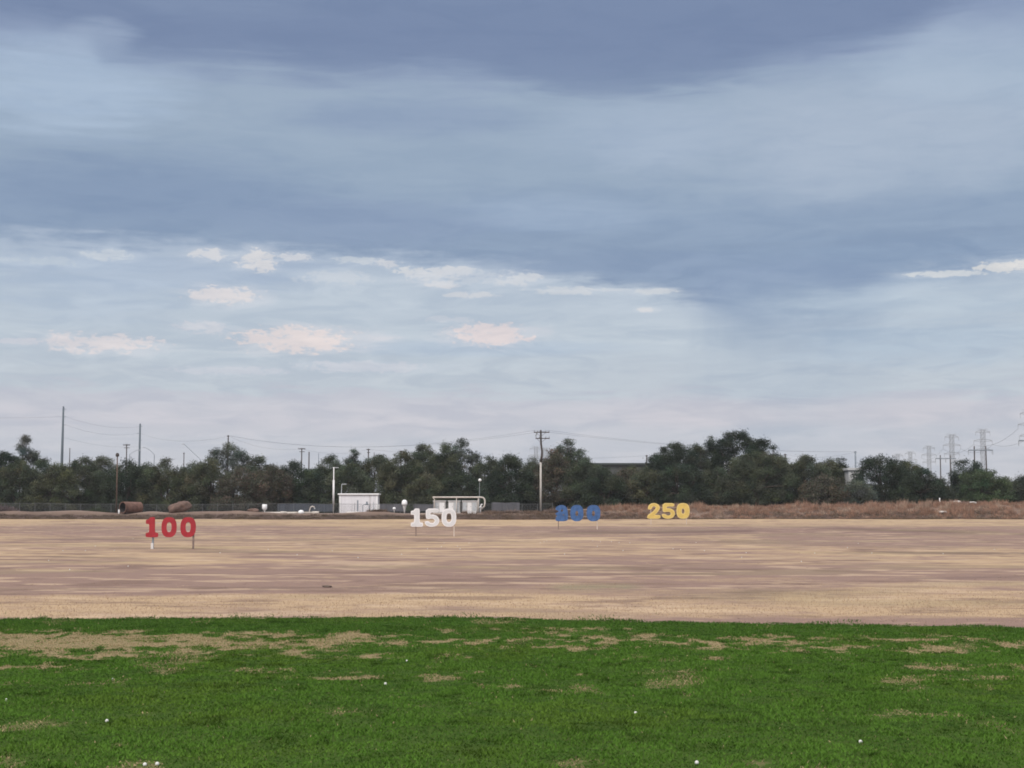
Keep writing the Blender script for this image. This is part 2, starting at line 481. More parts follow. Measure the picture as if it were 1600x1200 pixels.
def field_tan(x, y):
    """0 = bare mauve soil, 1 = dry straw-coloured turf"""
    row = HOR + F * (H - gz(x, y)) / np.maximum(y, 5)
    px = 800 + x / np.maximum(y, 5) * F
    y = y + x * .06 + 2.5 * (fbm(x / 14, y / 14, 63, 3) - .5)
    t = 0.30 * fbm(x / 20, y / 12, 41, 3) + 0.36 * fbm(x / 6, y / 4.2, 45, 5, .65) + 0.34 * fbm(x / 1.6, y / 1.3, 49, 4, .7)
    t = (t - 0.5) * 5.2 + 0.33
    def band(r0, r1, soft): return sstep(row, r0 - soft, r0 + soft) * (1 - sstep(row, r1 - soft, r1 + soft))
    wob = (fbm(px / 260, row * 0, 61, 3) - 0.5) * 8
    r = row + wob
    def bandw(r0, r1, soft): return sstep(r, r0 - soft, r0 + soft) * (1 - sstep(r, r1 - soft, r1 + soft))
    def pr(a, b, s): return sstep(px, a - s, a + s) * (1 - sstep(px, b - s, b + s))
    t = t + 0.50 * bandw(925, 962, 6) + 0.65 * band(805, 821.5, 1.0)
    t = t - 0.9 * band(823.5, 833, 1.3) * sstep(px, 560, 900) - 0.35 * band(822, 832, 2) * pr(-200, 560, 80)
    t = t - 0.75 * bandw(829, 856, 3) * pr(1200, 2300, 60)
    t = t - 0.22 * bandw(868, 930, 6) - 0.45 * bandw(890, 928, 5) * pr(60, 900, 120) - 0.45 * bandw(884, 915, 5) * pr(950, 1350, 90)
    t = t - 0.4 * bandw(815, 845, 4) * pr(60, 220, 40) + 0.3 * bandw(858, 884, 5) * pr(1200, 2300, 90)
    t = t + 0.25 * bandw(855, 882, 5) * pr(-300, 380, 60) - 0.35 * bandw(963, 990, 4)
    return np.clip(t, 0, 1)


T = field_tan(X, Y)
tan_c = np.array([.425, .305, .192]); mauve_c = np.array([.252, .170, .138]); dark_c = np.array([.165, .108, .085])
C = mauve_c * (1 - T[..., None]) + tan_c * T[..., None]
dk = sstep(fbm(X / 3.2, (Y + X * .05) / 1.7, 77, 4, .65), .57, .70)[..., None] * .6
lk = sstep(fbm(X / 3.0, (Y + X * .05) / 1.5, 79, 4, .65), .58, .70)[..., None] * .55
C = C * (1 - dk) + dark_c * dk
C = C * (1 - lk) + np.array([.52, .385, .265]) * lk
ROWS = HOR + F * (H - Z) / np.maximum(Y, 5); PXS = 800 + X / np.maximum(Y, 5) * F
for (p0, p1, rw, th, dr, cc_, st_) in [(840, 1250, 831, 3.0, -1.5, (.165, .108, .092), .75), (1240, 1700, 830, 2.6, 5.5, (.165, .108, .092), .8), (1310, 1700, 864, 2.0, 3.5, (.15, .10, .085), .75),
        (1310, 1700, 869, 2.5, 3.5, (.46, .34, .21), .6), (930, 1240, 889, 1.8, 1.0, (.16, .105, .085), .7), (1120, 1330, 926, 1.5, 1.5, (.17, .115, .09), .6), (300, 620, 917, 2.0, -1.0, (.17, .115, .095), .65),
        (60, 250, 871, 1.6, 1.0, (.17, .12, .09), .55), (0, 330, 842, 1.5, -3.0, (.17, .115, .095), .5), (180, 470, 862, 1.4, 2.0, (.18, .12, .10), .5), (1050, 1400, 872, 1.5, -1.0, (.47, .35, .23), .5),
        (560, 900, 868, 1.8, 1.5, (.46, .34, .22), .5), (420, 700, 882, 1.6, -1.0, (.47, .35, .23), .5), (850, 1010, 916, 5.0, 0.0, (.235, .205, .13), .55), (640, 860, 906, 1.5, 1.0, (.17, .115, .095), .55),
        (0, 240, 890, 2.0, .5, (.45, .33, .21), .5), (1380, 1620, 902, 1.8, -1.0, (.17, .115, .10), .55), (1250, 1600, 912, 2.0, .5, (.46, .34, .225), .5), (700, 1000, 893, 1.5, 0, (.46, .345, .23), .45),
        (330, 560, 901, 1.3, .5, (.45, .335, .22), .5), (620, 760, 824, 1.6, .5, (.18, .12, .10), .6), (980, 1130, 850, 1.4, .5, (.45, .33, .21), .45), (760, 980, 843, 1.3, .5, (.45, .33, .22), .5)]:
    u_ = np.clip((PXS - p0) / (p1 - p0), 0, 1)
    w_u = np.clip(u_ * 5, 0, 1) * np.clip((1 - u_) * 5, 0, 1)
    nz_ = fbm(PXS / 60, ROWS / 5, int(p0 + rw), 4, .6)
    rr_ = rw + dr * (u_ * 2 - 1) + 2.2 * (fbm(PXS / 130, PXS * 0, int(rw), 3) - .5)
    k_ = (np.exp(-((ROWS - rr_) / th) ** 2) * w_u * min(1, st_ * 1.25) * sstep(nz_, .26, .48))[..., None]
    C = C * (1 - k_) + np.array(cc_) * k_
gr = (sstep(fbm(X / 9, Y / 5, 88, 3), .55, .75) * .3)[..., None]
C = C * (1 - gr) + np.array([.25, .205, .115]) * gr
bankm = sstep(Y, 289.6, 291.0)[..., None]
bank = np.array([.165, .118, .094]) * (0.75 + 0.6 * fbm(X / 4, Y / 3, 93, 4)[..., None])
left = (1 - sstep(X, 5, 25))[..., None]
bank = bank * (1 - .2 * left * (1 - sstep(Y, 295.0, 297.0))[..., None])
C = C * (1 - bankm) + bank * bankm
topm = (sstep(Y, 296.5, 298.5) * sstep(fbm(X / 8, Y / 5, 95, 3), .38, .6))[..., None] * .8
C = C * (1 - topm) + np.array([.31, .245, .205]) * topm
lawnm = (1 - sstep(Y - edge_d(X), -0.5, -0.1))[..., None]
C = C * (1 - lawnm) + np.array([.05, .075, .025]) * lawnm
R_, K_ = U.shape
idx = np.arange(R_ * K_).reshape(R_, K_)
Fq = np.stack([idx[:-1, :-1], idx[:-1, 1:], idx[1:, 1:], idx[1:, :-1]], -1).reshape(-1, 4)
gm = attr_material('ground', var=.16, scale=1.4, rough=.95)
tg = gm.node_tree
bp = tg.nodes.new('ShaderNodeBump'); bp.inputs['Strength'].default_value = .35; bp.inputs['Distance'].default_value = .06
ge = tg.nodes.new('ShaderNodeNewGeometry')
nn = noise(tg, N(tg, ge.outputs['Position']), 5.0, 6, .65)
tg.links.new(nn.sock, bp.inputs['Height']); tg.links.new(bp.outputs[0], tg.nodes['Principled BSDF'].inputs['Normal'])
gro = link('ground', mesh_np('ground', np.stack([X, Y, Z], -1).reshape(-1, 3), Fq, C.reshape(-1, 3), True), gm)
tag(gro, 'dry straw and mauve brown practice field rising to a dirt bank', None, kind='structure')

# ------------------------------------------------------------------ mown turf and its blades
PATCH = [(120, 1001, 280, 13, 1.25), (430, 1001, 210, 12, 1.15), (120, 1018, 200, 8, 1.0), (740, 1002, 120, 6, .7), (1180, 1004, 500, 10, .55), (40, 1044, 120, 7, .85), (600, 1024, 110, 4, .75), (470, 1015, 110, 7, .7),
         (428, 1046, 50, 3.5, .95), (550, 1055, 56, 6, 1.1), (690, 1057, 34, 5, .85), (740, 1049, 26, 4, .7), (770, 1069, 40, 4, .7), (940, 997, 110, 8, 1.05),
         (1070, 1001, 70, 8, .85), (1150, 1008, 55, 6, .7), (1290, 1008, 105, 8, .9), (1430, 1011, 90, 7, .9), (1570, 1008, 60, 7, .8), (1460, 1040, 66, 5, .85),
         (1412, 1061, 38, 5, .95), (1060, 1027, 110, 3, .6), (892, 1053, 20, 3.5, .8), (985, 1076, 22, 4, .7), (920, 1190, 60, 9, .9), (225, 1193, 40, 7, .7),
         (30, 1182, 40, 9, .6), (1385, 1113, 30, 6, .55), (1460, 1122, 60, 8, .55), (1500, 1056, 90, 3, .5), (160, 1064, 30, 5, .6), (75, 1068, 60, 4, .6),
         (850, 1078, 40, 4, .6), (1525, 1073, 20, 4, .7), (740, 985, 60, 4, .6), (900, 985, 90, 4, .5), (1180, 1190, 60, 7, .5)]


def dry_mask(x, y):
    yy = np.maximum(y, 4.0)
    row = HOR + F * H / yy; px = 800 + x / yy * F
    m = np.zeros_like(x)
    for (a, b, c, d, s_) in PATCH:
        m = np.maximum(m, s_ * np.clip(1.25 - ((px - a) / c) ** 2 * .7 - ((row - b) / d) ** 2 * .55, 0, 1))
    n = fbm(x / .62, y / .85, 101, 4, .62)
    n3 = fbm(x / .26, y / .38, 107, 4, .65)
    m2 = sstep(m * .60 + (n - .5) * 1.5 + (n3 - .5) * 1.9, .34, .70) * (.45 + .55 * sstep(y, 19, 25))
    return np.clip(np.where(m > .02, m2, 0) + .4 * sstep(fbm(x / 1.1, y / 1.6, 111, 4), .68, .8), 0, 1)


uu = np.concatenate([np.linspace(-3, -.42, 12)[:-1], np.linspace(-.42, .42, 340), np.linspace(.42, 3, 12)[1:]])
tt = np.concatenate([np.linspace(-30, 10, 8)[:-1], np.linspace(10, 34, 260)])
U2, T2 = np.meshgrid(uu, tt)
Y2 = T2.copy(); X2 = U2 * np.maximum(Y2, 30)
ed = edge_d(X2)
Y2 = np.where(Y2 > 8, 8 + (Y2 - 8) * (ed - 8) / (34 - 8), Y2)
Z2 = 0.012 + gz(X2, Y2)
Z2 = np.maximum(Z2, gz(X2, Y2) + .004)
DM = dry_mask(X2, Y2)[..., None]
Cg = np.array([.052, .088, .018]) * (1 - DM) + np.array([.25, .195, .11]) * DM
R2, K2 = U2.shape; id2 = np.arange(R2 * K2).reshape(R2, K2)
F2 = np.stack([id2[:-1, :-1], id2[:-1, 1:], id2[1:, 1:], id2[1:, :-1]], -1).reshape(-1, 4)
turf = link('turf', mesh_np('turf', np.stack([X2, Y2, Z2], -1).reshape(-1, 3), F2, Cg.reshape(-1, 3), True), attr_material('turf', var=.25, scale=9, spec=.02))
tag(turf, 'green mown turf with worn dry patches in the foreground', None, kind='structure')

rng = np.random.default_rng(5)
NB = 820000
by = 10.5 + (36 - 10.5) * rng.random(NB)
bx = (rng.random(NB) * 2 - 1) * (1.5 + .385 * by)
keep = rng.random(NB) < np.clip((1.5 + .385 * by) / 14.5, .42, 1)
by, bx = by[keep], bx[keep]
keep = by < edge_d(bx) + .15 * rng.standard_normal(len(bx)) + np.abs(rng.standard_normal(len(bx))) * 1.3 * sstep(fbm(bx / .9, by / 1.2, 171, 3), .52, .74) * (rng.random(len(bx)) < .14)
by, bx = by[keep], bx[keep]
dm = dry_mask(bx, by)
keep = rng.random(len(bx)) > dm * .30
by, bx, dm = by[keep], bx[keep], dm[keep]
nb = len(bx)
tuft = fbm(bx / .34, by / .40, 121, 4, .65)
big = fbm(bx / 2.2, by / 2.6, 131, 3)
hgt = (.018 + .018 * sstep(tuft, .40, .66)) * (.85 + .3 * rng.random(nb)) * (1 - .5 * dm)
fr = np.exp(-np.clip(edge_d(bx) - by, 0, 9) / .28)
hgt = hgt * (1 + .8 * fr * sstep(fbm(bx / .8, by * 0, 141, 3), .35, .75))
hgt = hgt * (1 + .9 * fr * (bx < -10.2))
green = np.array([.071, .146, .022]); yel = np.array([.094, .154, .023]); dgr = np.array([.050, .105, .022]); straw = np.array([.33, .26, .145])
w1 = sstep(big, .45, .7)[:, None]; w2 = sstep(tuft, .5, .30)[:, None]
cb = green * (1 - w1 * .6) + yel * w1 * .6
clump_shade = sstep(fbm(bx / .42, by / .55, 181, 4, .62), .58, .72)[:, None]  # clump shadows painted into the blade colour as dark dashes
soft = fbm(bx / 1.1, by / 1.6, 191, 4, .6)[:, None]
cb = cb * (.94 + .42 * soft) * (1 - .45 * clump_shade)
ce = np.clip(sstep(by, 24, 33) * .45 + fr * .6, 0, .85)[:, None]
cb = cb * (1 - np.maximum(w2 * .75, ce)) + dgr * np.maximum(w2 * .75, ce)
isdry = (rng.random(nb) < dm * .82 + .003)[:, None]
cb = np.where(isdry, straw * (.7 + .6 * rng.random((nb, 1))), cb * (.90 + .20 * rng.random((nb, 1))))
bz = gz(bx, by) + .010 + .022 * sstep(fbm(bx / .55, by / .7, 161, 4, .6), .42, .66)
ang = rng.random(nb) * 2 * math.pi; wd = .006 + .005 * rng.random(nb) + by * .00012
lean = (rng.random((nb, 2)) - .5) * 2.0 * hgt[:, None]
sx, sy = np.cos(ang) * wd, np.sin(ang) * wd
V = np.empty((nb, 3, 3), np.float32)
V[:, 0] = np.stack([bx - sx, by - sy, bz], -1); V[:, 1] = np.stack([bx + sx, by + sy, bz], -1)
V[:, 2] = np.stack([bx + lean[:, 0], by + lean[:, 1], bz + hgt], -1)
gb = link('grass', mesh_np('grass', V.reshape(-1, 3), np.arange(nb * 3).reshape(-1, 3), np.repeat(cb, 3, 0)), M['blade'])
tag(gb, 'short green grass blades with straw coloured worn patches', 'grass', kind='stuff')
del V

# straw stubble just behind the turf edge and over the near field
ns = 70000
sy_ = 31 + 26 * rng.random(ns) ** 1.6; sx_ = (rng.random(ns) * 2 - 1) * (1.5 + .37 * sy_)
k_ = sy_ > edge_d(sx_) - .1; sx_, sy_ = sx_[k_], sy_[k_]; ns = len(sx_)
hh = (.012 + .022 * rng.random(ns)) * (.5 + field_tan(sx_, sy_))
sz_ = gz(sx_, sy_) - .002
a_ = rng.random(ns) * 6.28; w_ = .007
V = np.empty((ns, 3, 3), np.float32)
V[:, 0] = np.stack([sx_ - np.cos(a_) * w_, sy_ - np.sin(a_) * w_, sz_], -1); V[:, 1] = np.stack([sx_ + np.cos(a_) * w_, sy_ + np.sin(a_) * w_, sz_], -1)
V[:, 2] = np.stack([sx_ + (rng.random(ns) - .5) * .05, sy_ + (rng.random(ns) - .5) * .05, sz_ + hh], -1)
cs = np.where((rng.random((ns, 1)) < .5), np.array([.40, .29, .18]), np.array([.29, .20, .15])) * (.8 + .4 * rng.random((ns, 1)))
st = link('dry_stubble', mesh_np('dry_stubble', V.reshape(-1, 3), np.arange(ns * 3).reshape(-1, 3), np.repeat(cs, 3, 0)), M['brush'])
tag(st, 'short straw coloured stubble on the dry field beyond the green', 'stubble', kind='stuff')

# ------------------------------------------------------------------ brush on the bank
def brush_mesh(pts, n_each, r, hgt_, cols, seed, wdt=.035):
    """clumps of thin twigs; pts (x, y), r and hgt_ per clump"""
    rg = np.random.default_rng(seed); n = len(pts)
    cx = np.repeat(pts[:, 0], n_each); cy = np.repeat(pts[:, 1], n_each); rr = np.repeat(r, n_each); h_ = np.repeat(hgt_, n_each)
    m = len(cx); a = rg.random(m) * 6.283; q = np.sqrt(rg.random(m)); d = q * rr
    x = cx + np.cos(a) * d; y = cy + np.sin(a) * d; z = gz(x, y) - .03
    top = h_ * np.sqrt(np.clip(1.05 - q ** 2, .05, 1)) * (.55 + .45 * rg.random(m))
    s0 = rg.random(m) * .45
    b = rg.random(m) * 6.283; w = wdt * (.6 + .8 * rg.random(m))
    V = np.empty((m, 3, 3), np.float32)
    zb = z + top * s0
    V[:, 0] = np.stack([x - np.cos(b) * w, y - np.sin(b) * w, zb], -1)
    V[:, 1] = np.stack([x + np.cos(b) * w, y + np.sin(b) * w, zb], -1)
    V[:, 2] = np.stack([x + np.cos(a) * .25 * rr + (rg.random(m) - .5) * .3, y + np.sin(a) * .2 * rr, z + top], -1)
    cc = np.repeat(cols, n_each, 0) * (.7 + .6 * rg.random((m, 1)))
    return mesh_np('brush', V.reshape(-1, 3), np.arange(m * 3).reshape(-1, 3), np.repeat(cc, 3, 0))


rg = np.random.default_rng(12)
n = 4200
bx_ = -130 + 270 * rg.random(n); by_ = 290.2 + 11.5 * rg.random(n)
right = sstep(bx_, 8, 24); mid = sstep(bx_, -28, -14)
q_ = fbm(bx_ / 5, by_ / 4, 151, 3)
keep = (rg.random(n) < .30 + .55 * right + .45 * mid) & ((q_ > .40) | (right > .4) | (mid > .5)) & ((by_ < 295.3) | (right > .5) | ((mid > .5) & (bx_ > -10)))
bx_, by_, right, mid, q_ = bx_[keep], by_[keep], right[keep], mid[keep], q_[keep]
hb = (.26 + .26 * mid + .50 * right) * (.6 + .9 * rg.random(len(bx_))) * (.7 + .7 * sstep(q_, .4, .7))
hb = hb * np.where((right > .5) & (by_ < 293), .55, 1)
cA = np.array([.105, .078, .062]) + mid[:, None] * np.array([.06, .035, .022]); cB = np.array([.30, .182, .128]); cD = np.array([.34, .25, .19])
cols = cA * (1 - right[:, None]) + cB * right[:, None]
cols = np.where((rg.random((len(bx_), 1)) < .22), cD * (.5 + .5 * right[:, None]), cols) * (.75 + .5 * rg.random((len(bx_), 1)))
bm_ = brush_mesh(np.stack([bx_, by_], -1), 60, .45 + .5 * rg.random(len(bx_)), hb, cols, 3)
tag(link('dry_brush', bm_, M['brush']), 'dry reddish brown weeds covering the dirt bank behind the field', 'weeds', kind='stuff')


def shrub(px, y, w, hh, col_, label, seed, n=900, wdt=.05):
    x = PX(px, y); z = g(x, y)
    rg_ = np.random.default_rng(seed)
    k = 7
    pts = np.stack([x + (rg_.random(k) - .5) * w * .7, y + (rg_.random(k) - .5) * 1.2], -1)
    pts[0] = (x, y)
    hs = hh * (.6 + .4 * rg_.random(k)); hs[0] = hh
    me = brush_mesh(pts, n // k, np.full(k, w * .32), hs, np.tile(np.array(col_), (k, 1)) * (.8 + .4 * rg_.random((k, 1))), seed + 5, wdt)
    me.transform(__import__('mathutils').Matrix.Translation((-x, -y, -z)))
    o = thing('dry_shrub', (x, y, z), label, 'shrub', 'dry shrubs along the dirt bank')
    link('foliage', me, M['brush'], o)
    mb = MB()
    for j in range(5):
        a = j * 1.3
        mb.tube([(0, 0, -.05), (math.cos(a) * w * .15, math.sin(a) * .2, hh * .4)], [.03, .012], 5)
    mb.build('stem', M['bark'], o)
    return o


for i, (px, y, w, hh, c, lab) in enumerate([
        (972, 299, 5.0, 1.7, (.32, .19, .13), 'tall orange brown dry shrub left of the yellow 250 sign'),
        (1003, 300, 4.5, 1.5, (.30, .18, .13), 'orange brown dry shrub directly behind the left digit of the 250 sign'),
        (1035, 300, 4.0, 1.2, (.24, .16, .12), 'brown dry shrub behind the middle of the yellow 250 sign'),
        (1318, 301, 4.0, 1.5, (.28, .17, .13), 'reddish dry shrub on the bank left of the pole with the white wall behind'),
        (1362, 301, 4.5, 1.3, (.27, .17, .13), 'reddish dry shrub on the bank below the right group of trees'),
        (1212, 301, 3.5, 1.1, (.24, .16, .13), 'brownish shrub on the bank under the widest dark tree'),
        (1412, 303, 4.0, 2.2, (.11, .09, .07), 'grey brown rounded bush under the last trees before the gap'),
        (1492, 301, 5.0, 1.6, (.30, .20, .16), 'pale reddish bush on the bank in the gap between the tree groups'),
        (1535, 302, 4.0, 1.1, (.26, .17, .14), 'reddish dry bush below the bright green tree'),
        (878, 300, 6.5, 1.75, (.20, .145, .12), 'dull brown bush behind the left digit of the blue 200 sign'),
        (800, 300, 5.0, 1.1, (.22, .165, .14), 'pale brown bush between the cabinets and the tall utility pole'),
        (775, 299.5, 4.4, .9, (.23, .17, .145), 'greyish pink bush right of the pipe gantry'),
        (115, 301, 3.6, .9, (.12, .115, .09), 'grey green low bush on the mound left of the brown pole'),
        (8, 300, 5.4, 2.1, (.17, .135, .135), 'greyish purple twiggy bush at the left edge of the bank'),
        (590, 299, 3.6, .8, (.17, .12, .09), 'low brown weed clump in front of the white shed'),
        (150, 303.8, 4.2, 1.9, (.06, .075, .045), 'dark green bush against the chain link fence')]):
    shrub(px, y, w, hh, c, lab, 200 + i * 7)

n = 5200
wx = -125 + 235 * rg.random(n); wy = 289.9 + 5.2 * rg.random(n) ** 1.2 + 1.2 * (fbm(wx / 6, wx * 0, 201, 3) - .5)
wk = (fbm(wx / 7, wy / 3, 203, 3) > .36); wx, wy = wx[wk], wy[wk]; n = len(wx)
wc = np.where(rg.random((n, 1)) < .3, np.array([.20, .145, .13]), np.array([.145, .108, .080])) * (.7 + .6 * rg.random((n, 1)))
ws = brush_mesh(np.stack([wx, wy], -1), 44, .4 + .5 * rg.random(n), .22 + .38 * rg.random(n) * (.5 + fbm(wx / 5, wx * 0, 205, 3)), wc, 47)
tag(link('low_weeds', ws, M['brush']), 'low dark brown weeds along the foot of the dirt bank', 'weeds', kind='stuff')

# ------------------------------------------------------------------ trees
PAL = dict(dark=(.040, .055, .036), mid=(.068, .082, .052), olive=(.082, .092, .055), grey=(.086, .10, .080),
           brown=(.105, .086, .068), bright=(.066, .092, .046), deep=(.026, .038, .025))


def tree(px, top, wpx, y, kind, label, seed, skirt=.05, dens=1.0, lob=None, leaf=.30, airy=False, name='tree', round_=False):
    rg_ = np.random.default_rng(seed * 13 + 7); rd = random.Random(seed)
    x = PX(px, y); z0 = g(x, y); tz = P(px, top, y).z; h = tz - z0; w = wpx * y / F * (1.0 if (airy or wpx < 36) else 1.22)
    o = thing(name, (x, y, z0), label, 'tree', 'trees in the row behind the field')
    nl = lob or int(16 + w * 1.6)
    base = np.array(PAL[kind]) * (.92 + .16 * rd.random())
    top_p = 3.2 if round_ else 2.4
    base_z = h * skirt
    cen = [np.array([w * .05 * rd.uniform(-1, 1), 0, h - .9])]; rad = [min(w * .16, 1.25)]
    layers = 4.2 if airy else 3.8
    nl = int(layers * w * (h - base_z) / 4.6) + 4
    sub = [(rd.uniform(-.32, .32), rd.uniform(.84, .97), rd.uniform(.26, .45)) for _ in range(3)]      # secondary heads of the crown
    for i in range(nl):
        r = rd.uniform(.75, 1.45) * min(1, w / 6.0 + .25)
        if airy: r *= .92
        u = rd.uniform(-1, 1); xx = u * (w / 2 - r * .6)
        prof = (1 - abs(u) ** top_p) ** (1 / 2.2)
        sh = .60 + .40 * prof
        if not round_:
            sh = .56 + .34 * prof
            for (su, sh_, sw) in sub + [(0, 1.0, .5)]:
                sh = max(sh, sh_ * (1 - .55 * min(1, abs(u / 2 - su) / sw) ** 2) * (.80 + .20 * prof))
        hi_ = h * sh - r * .8
        lo_ = base_z + r * .5 if not airy else max(base_z, h * (1 - .9 * prof) * .6)
        q = rd.random() ** (.6 if not airy else .7)
        zz = lo_ + (max(hi_, lo_) - lo_) * q
        cen.append(np.array([xx, rd.uniform(-1, 1) * min(w * .42, 3.4) * (1 - .3 * q), zz])); rad.append(r)
    cen = np.array(cen); rad = np.array(rad)
    if skirt < .2:
        k = int(w * 1.1) + 2
        lc = np.stack([np.linspace(-w * .46, w * .46, k) + rg_.normal(0, .3, k), rg_.uniform(-3.0, 1.0, k), h * rg_.uniform(.08, .3, k)], -1)
        cen = np.concatenate([cen, lc]); rad = np.concatenate([rad, rg_.uniform(.7, 1.4, k)])
    # leaves: many short twigs of leaves per lobe
    cnt = (rad ** 2 * 200 * dens / (leaf / .34) ** 2).astype(int) + 12
    li = np.repeat(np.arange(len(rad)), cnt); m = len(li)
    d = rg_.standard_normal((m, 3)); d /= np.linalg.norm(d, axis=1)[:, None]
    q = rg_.random(m) ** (.42 if not airy else .6)
    # knobbly lobes
    kn = 1 + .28 * np.sin(d[:, 0] * 5 + li) * np.sin(d[:, 1] * 4 + li * 2) + .22 * np.sin(d[:, 2] * 6 + li * 1.7)
    pos = cen[li] + d * (rad[li] * q * kn)[:, None] * np.array([1.05, 1.0, .82])
    pos += rg_.normal(0, .12, (m, 3))
    # single twigs that break the outline
    tw = rg_.random(m) < .035
    pos[tw] += d[tw] * rg_.uniform(.2, .7, (tw.sum(), 1)) * np.array([1, 1, 1.2])
    pos[:, 2] = np.maximum(pos[:, 2], .05)
    t1 = rg_.standard_normal((m, 3)) + d * .6; t1[:, 2] *= .8; t1 /= np.linalg.norm(t1, axis=1)[:, None]
    t2 = np.cross(t1, rg_.standard_normal((m, 3))); t2 /= np.linalg.norm(t2, axis=1)[:, None]
    L = leaf * rg_.uniform(.6, 1.3, m)[:, None]; Wd = L * rg_.uniform(.28, .5, m)[:, None]
    V = np.stack([pos - t1 * L * .5 , pos + t2 * Wd * .5, pos + t1 * L * .5, pos - t2 * Wd * .5], 1)
    lc = rg_.uniform(.58, 1.42, len(rad))[li]
    tint = np.stack([rg_.normal(1, .10, len(rad)), np.ones(len(rad)), rg_.normal(1, .08, len(rad))], -1)[li]
    cc = base * lc[:, None] * tint * rg_.uniform(.65, 1.35, (m, 1))
    if kind == 'brown': cc = np.where(rg_.random((m, 1)) < .35, np.array([.06, .075, .045]), cc)
    link('crown', mesh_np('crown', V.reshape(-1, 3), np.arange(m * 4).reshape(-1, 4), np.repeat(cc, 4, 0)), M['leaf'], o)
    mb = MB(); ns_ = rd.choice((1, 2, 2, 3)); tr = .10 + .017 * w
    forks = []
    for s_ in range(ns_):
        fx = rd.uniform(-.16, .16) * w
        p = [(rd.uniform(-.2, .2) * s_, 0, -.25), (fx * .35, rd.uniform(-.2, .2), h * .17), (fx, rd.uniform(-.4, .4), h * .36)]
        mb.tube(p, [tr * 1.25, tr, tr * .7], 7); forks.append(Vector(p[-1]))
    mb.build('trunk', M['bark'], o, smooth=True)
    mb = MB()
    for c in cen[:min(len(cen), 16)]:
        f = min(forks, key=lambda q_: (q_ - Vector(c)).length); c = Vector(c)
        md = (f + c) / 2 + Vector((rd.uniform(-.4, .4), rd.uniform(-.3, .3), rd.uniform(0, .4)))
        mb.tube([f - Vector((0, 0, .3)), md, c], [tr * .55, tr * .35, tr * .12], 5)
    mb.build('limbs', M['bark'], o, smooth=True)
    return o


